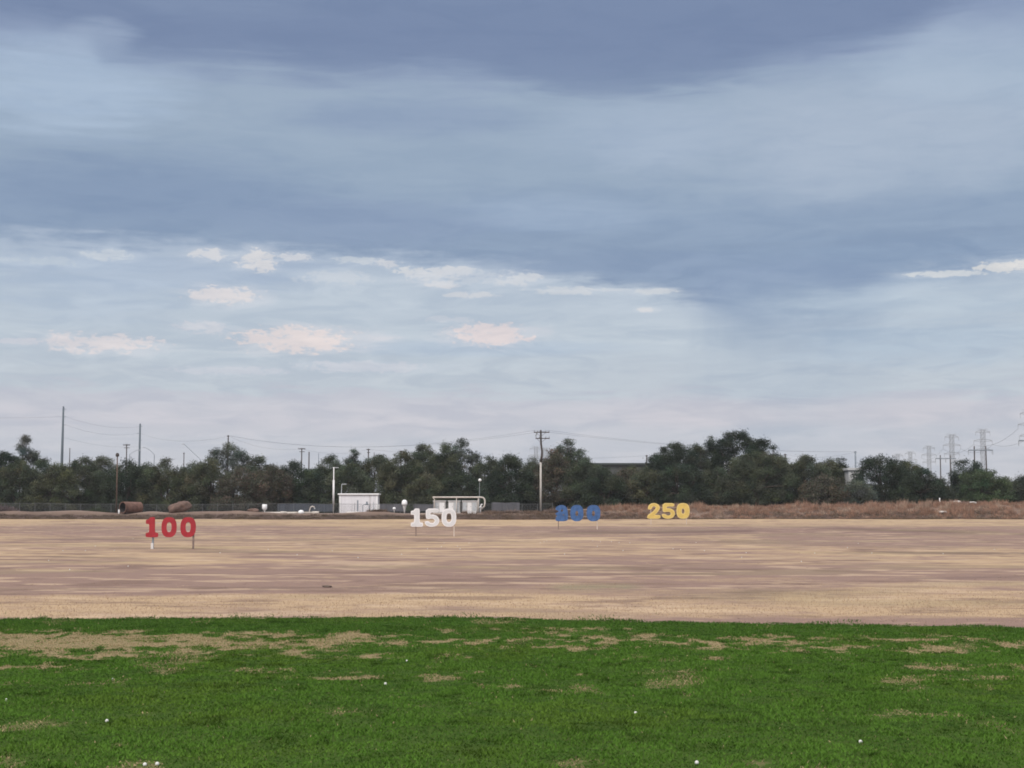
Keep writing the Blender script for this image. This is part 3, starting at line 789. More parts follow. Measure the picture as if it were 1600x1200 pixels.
TREES = [
    # px, top row, width px, distance, kind, label, options
    (2, 703, 44, 330, 'deep', 'near black dense tree cut by the left edge of the photo', dict(round_=True)),
    (39, 676, 40, 344, 'grey', 'tall tree with a rounded open crown standing above the left end of the row', dict(skirt=.42, airy=True)),
    (28, 715, 58, 322, 'mid', 'broad green tree below the tall open crowned tree at the left', {}),
    (66, 714, 46, 336, 'mid', 'small crowned tree left of the tallest grey pole', {}),
    (88, 722, 60, 320, 'olive', 'olive tree at the foot of the tallest grey pole', {}),
    (128, 712, 66, 326, 'mid', 'rounded green tree between the tallest grey pole and the brown pole', {}),
    (160, 711, 52, 336, 'olive', 'tree whose crown meets the brown pole on its left', {}),
    (196, 716, 58, 322, 'dark', 'dark tree right of the brown pole', {}),
    (228, 721, 56, 333, 'mid', 'tree under the curved street lamp', {}),
    (258, 714, 70, 323, 'olive', 'olive green tree above the dark boulder on the bank', {}),
    (300, 720, 56, 330, 'mid', 'green tree behind the red 100 sign', {}),
    (327, 714, 60, 321, 'olive', 'yellowish green tree left of the brown twiggy tree', {}),
    (358, 690, 84, 343, 'grey', 'tall loose tree with sky showing through, left of centre', dict(skirt=.4, airy=True, lob=24, dens=.75)),
    (378, 728, 70, 318, 'brown', 'half bare tree with brown twigs beside the grey screens', dict(dens=.8)),
    (405, 712, 50, 338, 'mid', 'tree at the right shoulder of the tall loose tree', {}),
    (424, 724, 60, 322, 'brown', 'brownish green tree behind the white barrel tank', {}),
    (456, 718, 70, 330, 'dark', 'dark tree under the pair of small far poles', {}),
    (490, 731, 56, 324, 'dark', 'low dark tree just left of the thin white pole', {}),
    (517, 709, 50, 334, 'mid', 'tree behind the top of the thin white pole', {}),
    (553, 699, 40, 342, 'grey', 'open topped tree rising behind the white shed', dict(skirt=.4, airy=True, lob=13)),
    (545, 722, 62, 322, 'mid', 'dense tree directly behind the white shed', {}),
    (592, 709, 64, 330, 'mid', 'green tree right of the white shed', {}),
    (628, 702, 66, 324, 'olive', 'wide olive tree above the white vent caps', {}),
    (662, 692, 62, 336, 'mid', 'tall green tree left of the highest crown at the centre', {}),
    (693, 690, 50, 328, 'mid', 'green tree above the 150 sign', {}),
    (722, 683, 68, 342, 'grey', 'highest loose grey green crown left of the tall utility pole', dict(airy=True, skirt=.35, lob=24, dens=.8)),
    (668, 738, 60, 317, 'olive', 'low front tree behind the white 150 sign', {}),
    (722, 735, 64, 318, 'dark', 'low dark tree behind the pipe gantry', {}),
    (766, 711, 56, 330, 'mid', 'tree behind the small lamp beside the gantry', {}),
    (797, 708, 62, 322, 'dark', 'dark tree left of the tall utility pole', {}),
    (832, 713, 48, 332, 'mid', 'tree touching the left side of the tall utility pole', {}),
    (862, 700, 50, 324, 'brown', 'brownish tree touching the right side of the tall utility pole', {}),
    (887, 684, 56, 338, 'mid', 'peaked tall tree right of the utility pole', dict(skirt=.1)),
    (912, 713, 56, 322, 'mid', 'tree above the blue 200 sign', {}),
    (944, 728, 58, 318, 'dark', 'low dark tree left in the gap with the long flat roof', {}),
    (978, 730, 60, 322, 'brown', 'low brownish tree in front of the long flat roof', {}),
    (930, 725, 60, 336, 'mid', 'tree whose crown just reaches the left end of the long flat roof', {}),
    (985, 726.5, 66, 340, 'olive', 'pale olive tree whose crown just reaches the middle of the long flat roof', {}),
    (1012, 728, 50, 319, 'olive', 'low olive tree at the right end of the long flat roof', {}),
    (1030, 708, 42, 336, 'dark', 'dark tree at the left shoulder of the large dark clump', dict(round_=True)),
    (1058, 690, 60, 332, 'dark', 'dark round headed tree left of the tallest dark tree', dict(round_=True)),
    (1088, 692, 44, 342, 'mid', 'tree with pointed top just left of the tallest dark tree', dict(skirt=.1)),
    (1112, 678, 34, 344, 'dark', 'narrow dark tree with a square topped tuft beside the tallest dark tree', dict(skirt=.1)),
    (1152, 672, 62, 340, 'deep', 'tallest tree of the row, very dark with a peaked top', dict(round_=True)),
    (1190, 684, 50, 334, 'deep', 'dark rounded tree at the right of the tallest dark tree', dict(round_=True)),
    (1062, 724, 76, 318, 'dark', 'broad low tree behind the yellow 250 sign', {}),
    (1122, 728, 80, 320, 'mid', 'broad green tree under the tallest dark tree', {}),
    (1186, 704, 84, 320, 'mid', 'big rounded green tree right of centre, below the tallest dark tree', dict(round_=True)),
    (1225, 712, 60, 330, 'mid', 'tree on the right slope of the large clump', {}),
    (1262, 709, 64, 324, 'mid', 'green tree with a loose top right of the large clump', {}),
    (1298, 715, 54, 334, 'olive', 'olive tree left of the roadside pole with the white wall', {}),
    (1290, 740, 66, 318, 'brown', 'low brownish green tree in front of the olive tree right of centre', {}),
    (1318, 712, 30, 342, 'deep', 'small very dark crown just left of the pole with the white wall', dict(round_=True)),
    (1338, 748, 50, 318, 'grey', 'low grey green tree below the white wall', {}),
    (1377, 709, 72, 326, 'dark', 'dark domed tree right of the pole with the white wall', dict(round_=True)),
    (1417, 719, 50, 332, 'mid', 'tree below the two smallest pylons', {}),
    (1440, 730, 62, 322, 'dark', 'last dark tree before the gap in the row', {}),
    (1466, 745, 34, 326, 'mid', 'low tree at the left side of the gap in the row', {}),
    (1490, 737, 22, 336, 'deep', 'narrow dark pointed tree in the gap below a lattice pylon', dict(round_=True)),
    (1513, 716, 44, 334, 'deep', 'very dark rounded tree left of the bright green tree', dict(round_=True)),
    (1537, 731, 66, 320, 'bright', 'bright green rounded tree under the twin pole power frame', dict(round_=True)),
    (1572, 744, 44, 324, 'olive', 'low olive tree between the bright green tree and the right edge', {}),
    (1604, 741, 36, 322, 'dark', 'dark tree cut by the right edge of the photo', dict(round_=True)),
]
for i, (px, top, w, y, kd, lab, kw) in enumerate(TREES):
    tree(px, top, w, y, kd, lab, i + 3, **kw)
tree(-30, 706, 80, 328, 'mid', 'green tree outside the left edge beside the near black tree', 90)
tree(1650, 735, 80, 326, 'mid', 'green tree outside the right edge of the photo', 91)

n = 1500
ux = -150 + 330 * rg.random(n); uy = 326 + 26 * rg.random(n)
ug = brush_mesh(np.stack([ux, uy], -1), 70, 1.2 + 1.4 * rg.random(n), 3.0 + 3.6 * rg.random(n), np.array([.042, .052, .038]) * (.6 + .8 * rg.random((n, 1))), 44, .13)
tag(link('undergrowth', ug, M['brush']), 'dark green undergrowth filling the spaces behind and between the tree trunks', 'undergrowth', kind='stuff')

# ------------------------------------------------------------------ poles
def pole_thing(name, px, y, top_row, label, cat, r0, r1, mat, group=None, lean=0.0):
    x = PX(px, y); z0 = g(x, y); h = P(px, top_row, y).z - z0
    o = thing(name, (x, y, z0), label, cat, group)
    MB().tube([(0, 0, -.5), (lean * h * .5, 0, h * .5), (lean * h, 0, h)], [r0, (r0 + r1) / 2, r1], 10).build('pole', mat, o, smooth=True)
    return o, h


TOPS = {}
# tall utility pole with dark upper part and pale lower sleeve
x = PX(845, 301); z0 = g(x, 301); h = P(845, 672, 301).z - z0; hs = P(845, 722, 301).z - z0
up_ = thing('utility_pole', (x, 301, z0), 'tall utility pole with two crossarms, dark above and pale grey below', 'utility pole')
MB().tube([(0, 0, -.5), (0, 0, hs)], [.21, .19], 12).build('lower_pole', M['wood_pale'], up_, smooth=True)
MB().tube([(0, 0, hs), (.22, 0, hs + 1.2), (.26, 0, hs + 2.2), (.06, 0, hs + 3.6), (.02, 0, h)], [.25, .22, .19, .19, .17], 10).build('upper_pole', M['wood_dark'], up_, smooth=True)
for (zz, xa, xb) in ((h - .45, -1.35, 1.7), (h - 1.65, -1.0, 1.75)):
    a = MB().box(xa, xb, -.28, -.16, zz - .09, zz + .09).build('crossarm', M['wood_dark'], up_)
    for xi in (xa + .1, xa + .75, xb - .75, xb - .1):
        MB().lathe([(.05, 0), (.11, .06), (.06, .14), (.11, .2), (.05, .3)], 8, (xi, -.22, zz + .09)).build('insulator', M['galv_dark'], a)
    MB().tube([(0, -.2, zz - .8), (xa * .7, -.2, zz - .05)], .03, 5).tube([(0, -.2, zz - .8), (xb * .6, -.2, zz - .05)], .03, 5).build('brace', M['wood_dark'], a)
MB().tube([(-.75, -.3, h - .55), (-1.0, -.3, h - 1.2)], .12, 8).build('fuse_cutout', M['galv_dark'], up_)
TOPS['main'] = (x, 301, z0 + h)

o, h = pole_thing('wooden_pole', 182, 299, 711, 'brown wooden pole standing in front of the trees at the left', 'pole', .15, .11, M['wood_brown'], lean=-.003)
MB().lathe([(.12, 0), (.34, .1), (.36, .45), (.2, .75)], 10, (-.03, 0, h - .35)).build('cap', M['wood_dark'], o)

o, h = pole_thing('white_pole', 521, 305.6, 730, 'thin white pole left of the white shed', 'pole', .10, .10, M['white_paint'])
MB().tube([(0, 0, 1.6), (0, 0, h * .72)], .19, 10).build('sleeve', M['white_paint'], o, smooth=True)
MB().box(-.25, .95, -.06, .06, h - .15, h).build('arm', M['galv'], o)

o, h = pole_thing('steel_pole', 94.5, 450, 635, 'tallest grey power pole at the left above the trees', 'pole', .55, .26, M['pole_grey'], 'power poles beyond the trees', lean=.006)
for zz in (.8, 3.0, 5.4):
    MB().tube([(.006 * h, 0, h - zz), (.006 * h + .9, 0, h - zz - .05)], .06, 6).build('standoff_arm', M['pole_grey'], o)
TOPS['p95'] = (o.location.x, 450, o.location.z + h)
o, h = pole_thing('steel_pole', 216, 540, 662, 'second tall grey power pole, between the brown pole and the red 100 sign', 'pole', .5, .3, M['pole_grey'], 'power poles beyond the trees', lean=.003)
for k, zz in enumerate((.9, 3.4, 5.8)):
    MB().tube([(0, 0, h - zz), (.9 * (-1) ** k, 0, h - zz)], .07, 6).build('standoff_arm', M['pole_grey'], o)
TOPS['p217'] = (o.location.x, 540, o.location.z + h)


def tpole(px, row, y, label, arm=1.0, second=True, mat='wood_dark', r=.16):
    o, h = pole_thing('small_power_pole', px, y, row, label, 'pole', r * 1.15, r * .9, M[mat], 'power poles beyond the trees')
    if arm:
        MB().box(-arm, arm, -.16, -.04, h - .35, h - .15).build('crossarm', M[mat], o)
        if second: MB().box(-arm * .7, arm * .9, -.16, -.04, h - 1.1, h - .95).build('crossarm', M[mat], o)
        for q in (-arm * .9, -arm * .4, arm * .4, arm * .9) if arm > .8 else ():
            MB().lathe([(.05, 0), (.09, .1), (.05, .25)], 6, (q, -.1, h - .15)).build('insulator', M['galv_dark'], o)
    TOPS[px] = (o.location.x, y, o.location.z + h)
    return o, h


tpole(196, 694, 420, 'short pole with a flat double head left of the second tall grey pole', .95)
tpole(107, 700, 430, 'small thin pole just right of the tallest grey pole', 0, r=.12)
tpole(286, 707, 420, 'small pole above the trees right of the curved street lamp', .2, False, r=.12)
tpole(355, 680, 420, 'dark pole rising out of the tall loose tree at the left', .3, True, r=.16)
tpole(470.5, 700, 420, 'far pole with two short crossarms left of the thin white pole', .95)
tpole(482, 706, 425, 'bare far pole just right of the one with two crossarms', 0, r=.17)
tpole(497, 708, 470, 'thin grey far pole left of the tree behind the thin white pole', 0, mat='steel_grey', r=.12)
tpole(575, 701, 400, 'far pole with a small crossarm above the trees right of the shed', .5)
tpole(584, 707, 430, 'thinnest far pole above the trees right of the shed', 0, r=.1)
tpole(626, 704, 380, 'far pole tip showing above the wide olive tree', .4, False)
tpole(1011, 711, 420, 'far pole at the right end of the long flat roof', .35)
tpole(1338, 705, 350, 'pole in front of the white wall among the right trees', .28, False, mat='steel_grey', r=.2)
tpole(1228, 709, 420, 'far pole tip on the right slope of the large clump', .4, False)


def street_lamp(px, row, y, reach, rise, label, straight=False):
    x = PX(px, y); z0 = g(x, y); h = P(px, row, y).z - z0
    o = thing('street_lamp', (x, y, z0), label, 'street lamp', 'street lamps beyond the trees')
    MB().tube([(0, 0, -.3), (0, 0, h)], [.14, .09], 8).build('mast', M['steel_grey'], o)
    pts = [(0, 0, h - .1)]
    for k in range(1, 9):
        t = k / 8
        pts.append((reach * t, 0, h + (rise * t if straight else rise * math.sin(t * math.pi / 2))))
    MB().tube(pts, .06, 6).build('arm', M['steel_grey'], o)
    MB().box(min(reach, reach * 1.12), max(reach, reach * 1.12), -.15, .15, h + rise - .1, h + rise + .08).build('lamp_head', M['galv'], o)
    return o


street_lamp(239.5, 710, 400, -2.9, 1.8, 'street lamp with a long curved arm just right of the second tall grey pole')
street_lamp(201, 710, 460, 2.8, 1.3, 'faint street lamp with a short arm left of the second tall grey pole')
street_lamp(312, 718, 400, -4.3, 4.0, 'street lamp with a long straight slanting arm left of the tall loose tree', True)

x = PX(749, 306); z0 = g(x, 306); h = P(749, 750, 306).z - z0
o = thing('lamp_post', (x, 306, z0), 'short lamp post with a white head behind the pipe gantry', 'lamp post')
MB().tube([(0, 0, -.2), (.05, 0, h)], .06, 8).build('mast', M['galv_dark'], o)
MB().lathe([(.1, -.28), (.3, -.2), (.34, 0), (.2, .22), (.06, .28)], 12, (.1, 0, h)).build('lamp_head', M['white_clean'], o, smooth=True)

# twin pole power frames
def hframe(pxa, pxb, row, y, arm_row, xa, xb, label):
    xm = PX((pxa + pxb) / 2, y); z0 = g(xm, y)
    o = thing('twin_power_pole', (xm, y, z0), label, 'power pole', 'twin pole power frames at the right')
    for p in (pxa, pxb):
        xp = PX(p, y) - xm; h = P(p, row, y).z - z0
        MB().tube([(xp + (.25 if p == pxb else 0), 0, -.4), (xp, 0, h)], [.27, .19], 9).build('pole', M['wood_dark'], o, smooth=True)
    za = P(pxa, arm_row, y).z - z0; a, b = PX(xa, y) - xm, PX(xb, y) - xm
    arm = MB().tube([(a, -.25, za - .15), ((a + b) / 2, -.25, za - .1), (b, -.25, za - .15)], .15, 6).tube([(a, -.25, za), (b, -.25, za)], .12, 6).build('crossarm', M['steel_grey'], o)
    for q in (a, b, (a + b) / 2):
        MB().tube([(q, -.25, za - .1), (q, -.25, za - 1.5)], .10, 6).build('insulator', M['galv_dark'], arm)
    return o


hframe(1524.5, 1542.5, 697, 495, 703, 1515, 1553, 'nearest complete twin pole power frame with a crossarm, above the bright green tree')
hframe(1471, 1486.5, 711, 580, 716, 1463, 1495, 'farther twin pole power frame in the gap between the tree groups')
hframe(1607, 1628, 676, 420, 688, 1594, 1641, 'twin pole power frame cut by the right edge, only its arm end showing')

# lattice pylons
def pylon_meshes():
    Hh = 51.0; out_ = {}
    def wid(z): return 4.6 - (4.6 - 1.25) * min(z / 27, 1) if z < 27 else 1.25 - .1 * (z - 27) / 24
    mb = MB(); lv = [0, 6, 12, 17.5, 22.5, 27, 30, 33, 36, 39, 42, 45, 48, 51]
    t = .15
    for sx in (-1, 1):
        for sy in (-1, 1):
            mb.tube([(sx * wid(z), sy * wid(z), z) for z in lv], t, 4)
    for a, b in zip(lv[:-1], lv[1:]):
        wa, wb = wid(a), wid(b)
        for s in (-1, 1):
            mb.tube([(-wa, s * wa, a), (wb, s * wb, b)], t * .55, 3, False).tube([(wa, s * wa, a), (-wb, s * wb, b)], t * .55, 3, False)
            mb.tube([(s * wa, -wa, a), (s * wb, wb, b)], t * .55, 3, False).tube([(s * wa, wa, a), (s * wb, -wb, b)], t * .55, 3, False)
            mb.tube([(-wb, s * wb, b), (wb, s * wb, b)], t * .55, 3, False)
    out_['lattice_body'] = mb
    for k, (z, r) in enumerate(((49.3, 5.0), (43.5, 6.4), (37.5, 5.6))):
        mb = MB()
        for s in (-1, 1):
            pts_t = [(s * 1.1, 0, z + .9), (s * r * .6, 0, z + .75), (s * r, 0, z - .1)]
            mb.tube(pts_t, .16, 4); mb.tube([(s * 1.1, 0, z - .5), (s * r, 0, z - .15)], .14, 4)
            for q in (.3, .5, .7, .9): mb.tube([(s * r * q, 0, z - .4 + .3 * q), (s * r * (q + .1 if q < .9 else 1), 0, z + .8 - .5 * q)], .07, 3, False)
            mb.tube([(s * r, 0, z - .1), (s * r, 0, z - 2.6)], .12, 5)
        mb.tube([(-1.1, 0, z + .9), (1.1, 0, z + .9)], .14, 4).tube([(-1.1, 0, z - .5), (1.1, 0, z - .5)], .12, 4)
        out_['crossarm%d' % k] = mb
    mb = MB()
    for s in (-1, 1): mb.tube([(s * 1.1, 0, 51), (s * 3.6, 0, 51.3)], .13, 4)
    out_['peak_arm'] = mb
    return out_


pym = pylon_meshes()
py0 = None
PY = []
M['pylon'] = material('pylon_steel', (.33, .35, .37), rough=.6, var=.05)
for i, (px, top, lab, ex) in enumerate([(1538.5, 670, 'largest complete lattice pylon, behind the twin pole frame', 0), (1489.5, 678, 'second lattice pylon, left of the largest one', 0),
                                        (1453.5, 696, 'third lattice pylon along the line going left', 0), (1424, 705, 'fourth lattice pylon, second smallest of the line', 0),
                                        (1404.5, 708.5, 'fifth and smallest lattice pylon of the right line', 0), (1612, 640, 'lattice pylon cut by the right edge, only its arm ends showing', 0),
                                        (837.5, 697, 'faint lattice pylon just left of the tall utility pole', 0), (851.5, 699, 'faint lattice pylon just right of the tall utility pole', 0)]):
    y = 51.3 * F / (HOR - top) * 1.02
    x = PX(px, y); z0 = g(x, y)
    hh = P(px, top, y).z - z0; s = hh / 51.3
    if py0 is None:
        o = thing('pylon', (x, y, z0), lab, 'pylon', 'lattice pylons in the distance')
        for k, mb in pym.items():
            mb.build('crossarm' if k.startswith('cross') else k, M['pylon'], o)
        py0 = o
    else:
        o = py0.copy(); COL.objects.link(o); o.location = (x, y, z0); o['label'] = lab
        for ch in py0.children:
            c = ch.copy(); COL.objects.link(c); c.parent = o
    o.scale = (s, s, s); o.rotation_euler.z = math.radians(8)
    PY.append((x, y, z0, s))


def wire(name, a, b, sag, label, group, r=.03):
    a, b = Vector(a), Vector(b); pts = []
    for k in range(17):
        t = k / 16; p = a.lerp(b, t) - a; p.z -= sag * 4 * t * (1 - t); pts.append(p)
    o = MB().tube(pts, r, 4).build(name, M['wire'], None)
    o.location = a
    return tag(o, label, 'power line', group)


def off(p, dx_=0, dz_=0): return (p[0] + dx_, p[1], p[2] + dz_)


A = TOPS['main']
for dx_, dz_ in ((-1.2, -.05), (1.5, -.05)):
    wire('power_line', off(A, dx_, dz_), off(TOPS[355], dx_ * .2, -.1), 3.2, 'upper thin wire from the tall utility pole to the left', 'wires on the upper crossarm going left', .014)
    wire('power_line', off(A, dx_, dz_), off(TOPS[1338], dx_ * .2, -.1), 1.2, 'upper thin wire from the tall utility pole to the right', 'wires on the upper crossarm going right', .014)
wire('power_line', off(TOPS['p95'], .9, -3.0), off(TOPS['p217'], .9, -.9), 1.6, 'wire between the two tall grey poles, highest of the three', 'wires between the tall grey poles', .018)
wire('power_line', off(TOPS['p95'], .9, -5.4), off(TOPS['p217'], -.9, -3.4), 1.6, 'wire between the two tall grey poles, middle one', 'wires between the tall grey poles', .018)
wire('power_line', off(TOPS['p95'], .1, -9), off(TOPS['p217'], 0, -8), 1.2, 'wire between the two tall grey poles, lowest one', 'wires between the tall grey poles', .018)
lf = (TOPS['p95'][0] - 60, 400, TOPS['p95'][2] - 1)
wire('power_line', off(TOPS['p95'], 0, -3), (lf[0], lf[1], lf[2] - 2), 1.5, 'wire leaving the tallest grey pole towards the left edge', None, .018)
wire('power_line', off(TOPS['p217'], 0, -3.4), off(TOPS[355], 0, -.3), 2.0, 'wire from the second tall grey pole to the pole in the loose tree', None, .018)
wire('power_line', off(TOPS[355], 0, -.2), off(TOPS[470.5], 0, -.2), 1.5, 'wire from the pole in the loose tree to the twin crossarm pole', None, .015)
wire('power_line', off(TOPS[470.5], 0, -.2), off(TOPS[575], 0, -.2), 1.2, 'wire from the twin crossarm pole to the pole right of the shed', None, .015)
wire('power_line', off(TOPS[575], 0, -.2), off(TOPS[1011], 0, -.2), 1.5, 'long low wire from the pole right of the shed to the long flat roof', None, .015)
wire('power_line', off(TOPS[1011], 0, -.2), off(TOPS[1228], 0, -.2), 1.5, 'wire from the long flat roof to the right clump of trees', None, .015)
wire('power_line', off(TOPS[1228], 0, -.2), off(TOPS[1338], 0, -.2), 1.0, 'wire from the right clump to the pole with the white wall', None, .015)
for s_, (zz, rr_) in zip((-1, 1), ((43.3, 6.4), (43.3, 6.4))):
    for a_i, b_i, nm in ((5, 0, 'right edge pylon and the largest pylon'), (0, 1, 'largest and the second pylon'), (1, 2, 'second and the third pylon')):
        pa, pb = PY[a_i], PY[b_i]
        wire('power_line', (pa[0] + s_ * rr_ * pa[3], pa[1], pa[2] + (zz - 2.4) * pa[3]), (pb[0] + s_ * rr_ * pb[3], pb[1], pb[2] + (zz - 2.4) * pb[3]), 4.0,
             'faint conductor strung between the ' + nm, 'conductors between the ' + nm, .06)

# ------------------------------------------------------------------ chain link fence
FX0, FX1, FY = -112.0, 8.0, 303.6
xs = np.arange(FX0, FX1 + .01, 3.0)
fo = thing('chain_link_fence', ((FX0 + FX1) / 2, FY, g(0, FY)), 'long chain link fence in front of the trees with grey privacy screens', 'fence')
fo.location = (0, FY, 0)
FH = 1.85
ztop = [g(q, FY) for q in xs]
for q, zz in zip(xs, ztop):
    mb = MB().tube([(q, 0, zz - .3), (q, 0, zz + FH + .05)], .04, 6)
    mb.tube([(q, 0, zz + FH), (q + .0, -.25, zz + FH + .28)], .022, 4)
    mb.build('post', M['fence'], fo)
mb = MB()
for i in range(len(xs) - 1):
    mb.tube([(xs[i], 0, ztop[i] + FH), (xs[i + 1], 0, ztop[i + 1] + FH)], .028, 5)
mb.build('top_rail', M['fence'], fo)
pitch = .11; n_ = int((FX1 - FX0) / pitch)
q = FX0 + np.arange(n_) * pitch
Vl = []
for sgn in (1, -1):
    xa = q; xb = np.clip(q + sgn * FH * .9, FX0, FX1)
    za = np.interp(xa, xs, ztop) + .03; zb = np.interp(xb, xs, ztop) + .03 + FH * np.abs(xb - xa) / (FH * .9)
    w_ = .0045
    Vl.append(np.stack([np.stack([xa - w_, 0 * xa + .01 * sgn, za], -1), np.stack([xa + w_, 0 * xa + .01 * sgn, za], -1),
                        np.stack([xb + w_, 0 * xa + .01 * sgn, zb], -1), np.stack([xb - w_, 0 * xa + .01 * sgn, zb], -1)], 1))
Vl = np.concatenate(Vl).reshape(-1, 3)
link('wire_mesh', mesh_np('wire_mesh', Vl, np.arange(len(Vl)).reshape(-1, 4)), M['fence'], fo)


def screen(pa, pb, top, bot, mat, y=.05):
    xa, xb = PX(pa, FY), PX(pb, FY); k = max(2, int((xb - xa) / .5)); vs = []; fs = []
    for i in range(k + 1):
        xx = xa + (xb - xa) * i / k; zz = np.interp(xx, xs, ztop); wv = .05 * math.sin(i * 1.7) + .03 * math.sin(i * .6)
        for (dy_, z_) in ((y + wv, zz + bot), (y + wv, zz + top + .03 * math.sin(i * .9)), (y + wv + .02, zz + top + .03 * math.sin(i * .9)), (y + wv + .02, zz + bot)):
            vs.append((xx, dy_, z_))
    for i in range(k):
        for j in range(4):
            a = i * 4 + j; b = i * 4 + (j + 1) % 4; fs.append((a, b, b + 4, a + 4))
    MB().add(vs, fs).build('privacy_screen', mat, fo)


screen(433, 520, FH - .02, .35, M['screen'])
screen(593, 634, FH - .02, .4, M['screen_pale'])
screen(646, 680, FH - .02, .5, M['screen_pale'])
screen(768, 812, FH + .3, .6, M['screen_pale'])

# ------------------------------------------------------------------ white shed
ya = 306.5
xa, xb = PX(530, ya), PX(590, ya); zb = g((xa + xb) / 2, ya); zt = P(560, 771, ya).z
sh = thing('shed', ((xa + xb) / 2, ya, zb), 'white flat roofed equipment shed behind the chain link fence', 'shed')
hw = (xb - xa) / 2; hh = zt - zb
M['siding'] = material('siding_lilac', (.70, .69, .72), rough=.6, var=.05, scale=1.2, dirt=(.45, .42, .42), streak=True)
mb = MB().box(-hw, hw, 0, 4.0, -.4, hh - .28)
mb.build('wall', M['siding'], sh)
rf = MB().box(-hw - .28, hw + .28, -.3, 4.3, hh - .27, hh).build('roof', M['white_clean'], sh, bevel=.03)
MB().box(-hw - .02, -hw + .28, -.06, 0, 0, hh - .29).build('corner_trim', M['white_clean'], sh)
MB().box(hw - .25, hw + .02, -.06, 0, 0, hh - .29).build('corner_trim', M['white_clean'], sh)
dr = MB().box(hw - 1.35, hw - .5, -.05, 0, 0, hh - .6).build('door', M['siding'], sh)
MB().box(hw - .72, hw - .62, -.09, -.05, 1.0, 1.15).build('handle', M['galv_dark'], dr)
mb = MB()
for k in range(9): mb.box(-hw + .3, hw - 1.4, -.012, 0, .35 + k * .36, .365 + k * .36)
mb.build('siding_line', M['galv'], sh)
MB().box(hw + .03, hw + .45, .2, .7, .7, 1.9).build('meter_box', M['white_paint'], sh)
MB().tube([(-hw + .35, .6, hh), (-hw + .38, .6, hh + 1.75), (-hw + .45, .6, hh + 1.85), (-hw + 1.35, .6, hh + 1.85)], .07, 8).build('vent_pipe', M['galv'], sh)

# pump valves in front of the shed
x = PX(574, 301.5); z0 = g(x, 301.5)
pv = thing('pump_manifold', (x, 301.5, z0), 'grey upright pipes and valves in front of the white shed', 'pump')
mb = MB()
mb.tube([(-1.9, 0, -.1), (-1.9, 0, 2.6)], .13, 8)
mb.build('riser', M['steel_grey'], pv)
mb = MB().tube([(-.9, 0, -.1), (-.9, 0, 1.6), (-.5, 0, 1.75), (.2, 0, 1.75), (.35, 0, 1.5), (.35, 0, .1)], .07, 8)
mb.build('loop_pipe', M['steel_grey'], pv)
MB().lathe([(.08, 1.7), (.24, 1.8), (.24, 2.0), (.12, 2.15), (.2, 2.3), (.05, 2.35)], 10, (-.1, 0, 0)).build('valve', M['steel_grey'], pv)
MB().tube([(1.2, 0, -.1), (1.2, 0, 2.2)], .09, 8).build('riser', M['galv'], pv)
MB().lathe([(.2, 0), (.2, .75), (.1, .85)], 10, (.9, -.3, 0)).build('canister', M['galv'], pv)
x = PX(549, 298.4); z0 = g(x, 298.4)
rp = thing('concrete_apron', (x, 298.4, z0), 'pale concrete chute on the bank in front of the white shed', 'concrete slab')
MB().add([(-1.2, .9, .15), (1.4, .9, .2), (1.1, -.8, -.35), (-.1, -1.0, -.45), (-1.2, .9, -.5), (1.4, .9, -.5), (1.1, -.8, -.8), (-.1, -1.0, -.8)],
         [(0, 3, 2, 1), (4, 5, 6, 7), (0, 1, 5, 4), (1, 2, 6, 5), (2, 3, 7, 6), (3, 0, 4, 7)]).build('slab', M['concrete'], rp)

# pipe gantry and control cabinets
yg = 300.2
def zz_(px, row, y=yg): return P(px, row, y).z
x0, x1 = PX(676, yg), PX(757, yg); zg = g((x0 + x1) / 2, yg)
ga = thing('pipe_gantry', ((x0 + x1) / 2, yg, zg), 'cream pipe frame running over the grey cabinets', 'pipe frame')
hp = zz_(700, 777) - zg; L = (x1 - x0) / 2
pts = [(-L, 0, hp), (L - .7, 0, hp), (L - .25, 0, hp - .08), (L, 0, hp - .35), (L + .1, 0, hp - .9), (L, 0, hp - 1.7), (L - .5, 0, hp - 2.2), (L - .75, 0, hp - 2.45)]
MB().tube(pts, .16, 10).build('overhead_pipe', M['pvc'], ga, smooth=True)
MB().tube([(-L, 0, hp), (-L + .35, 0, hp - .4), (-L + .4, 0, -.2)], .10, 8).build('support_leg', M['pvc'], ga, smooth=True)
MB().tube([(L - 1.2, 0, hp), (L - 1.2, 0, -.2)], .09, 8).build('support_leg', M['pvc'], ga, smooth=True)
MB().tube([(-.4, 0, hp), (-.4, 0, -.2)], .08, 8).build('support_leg', M['pvc'], ga, smooth=True)
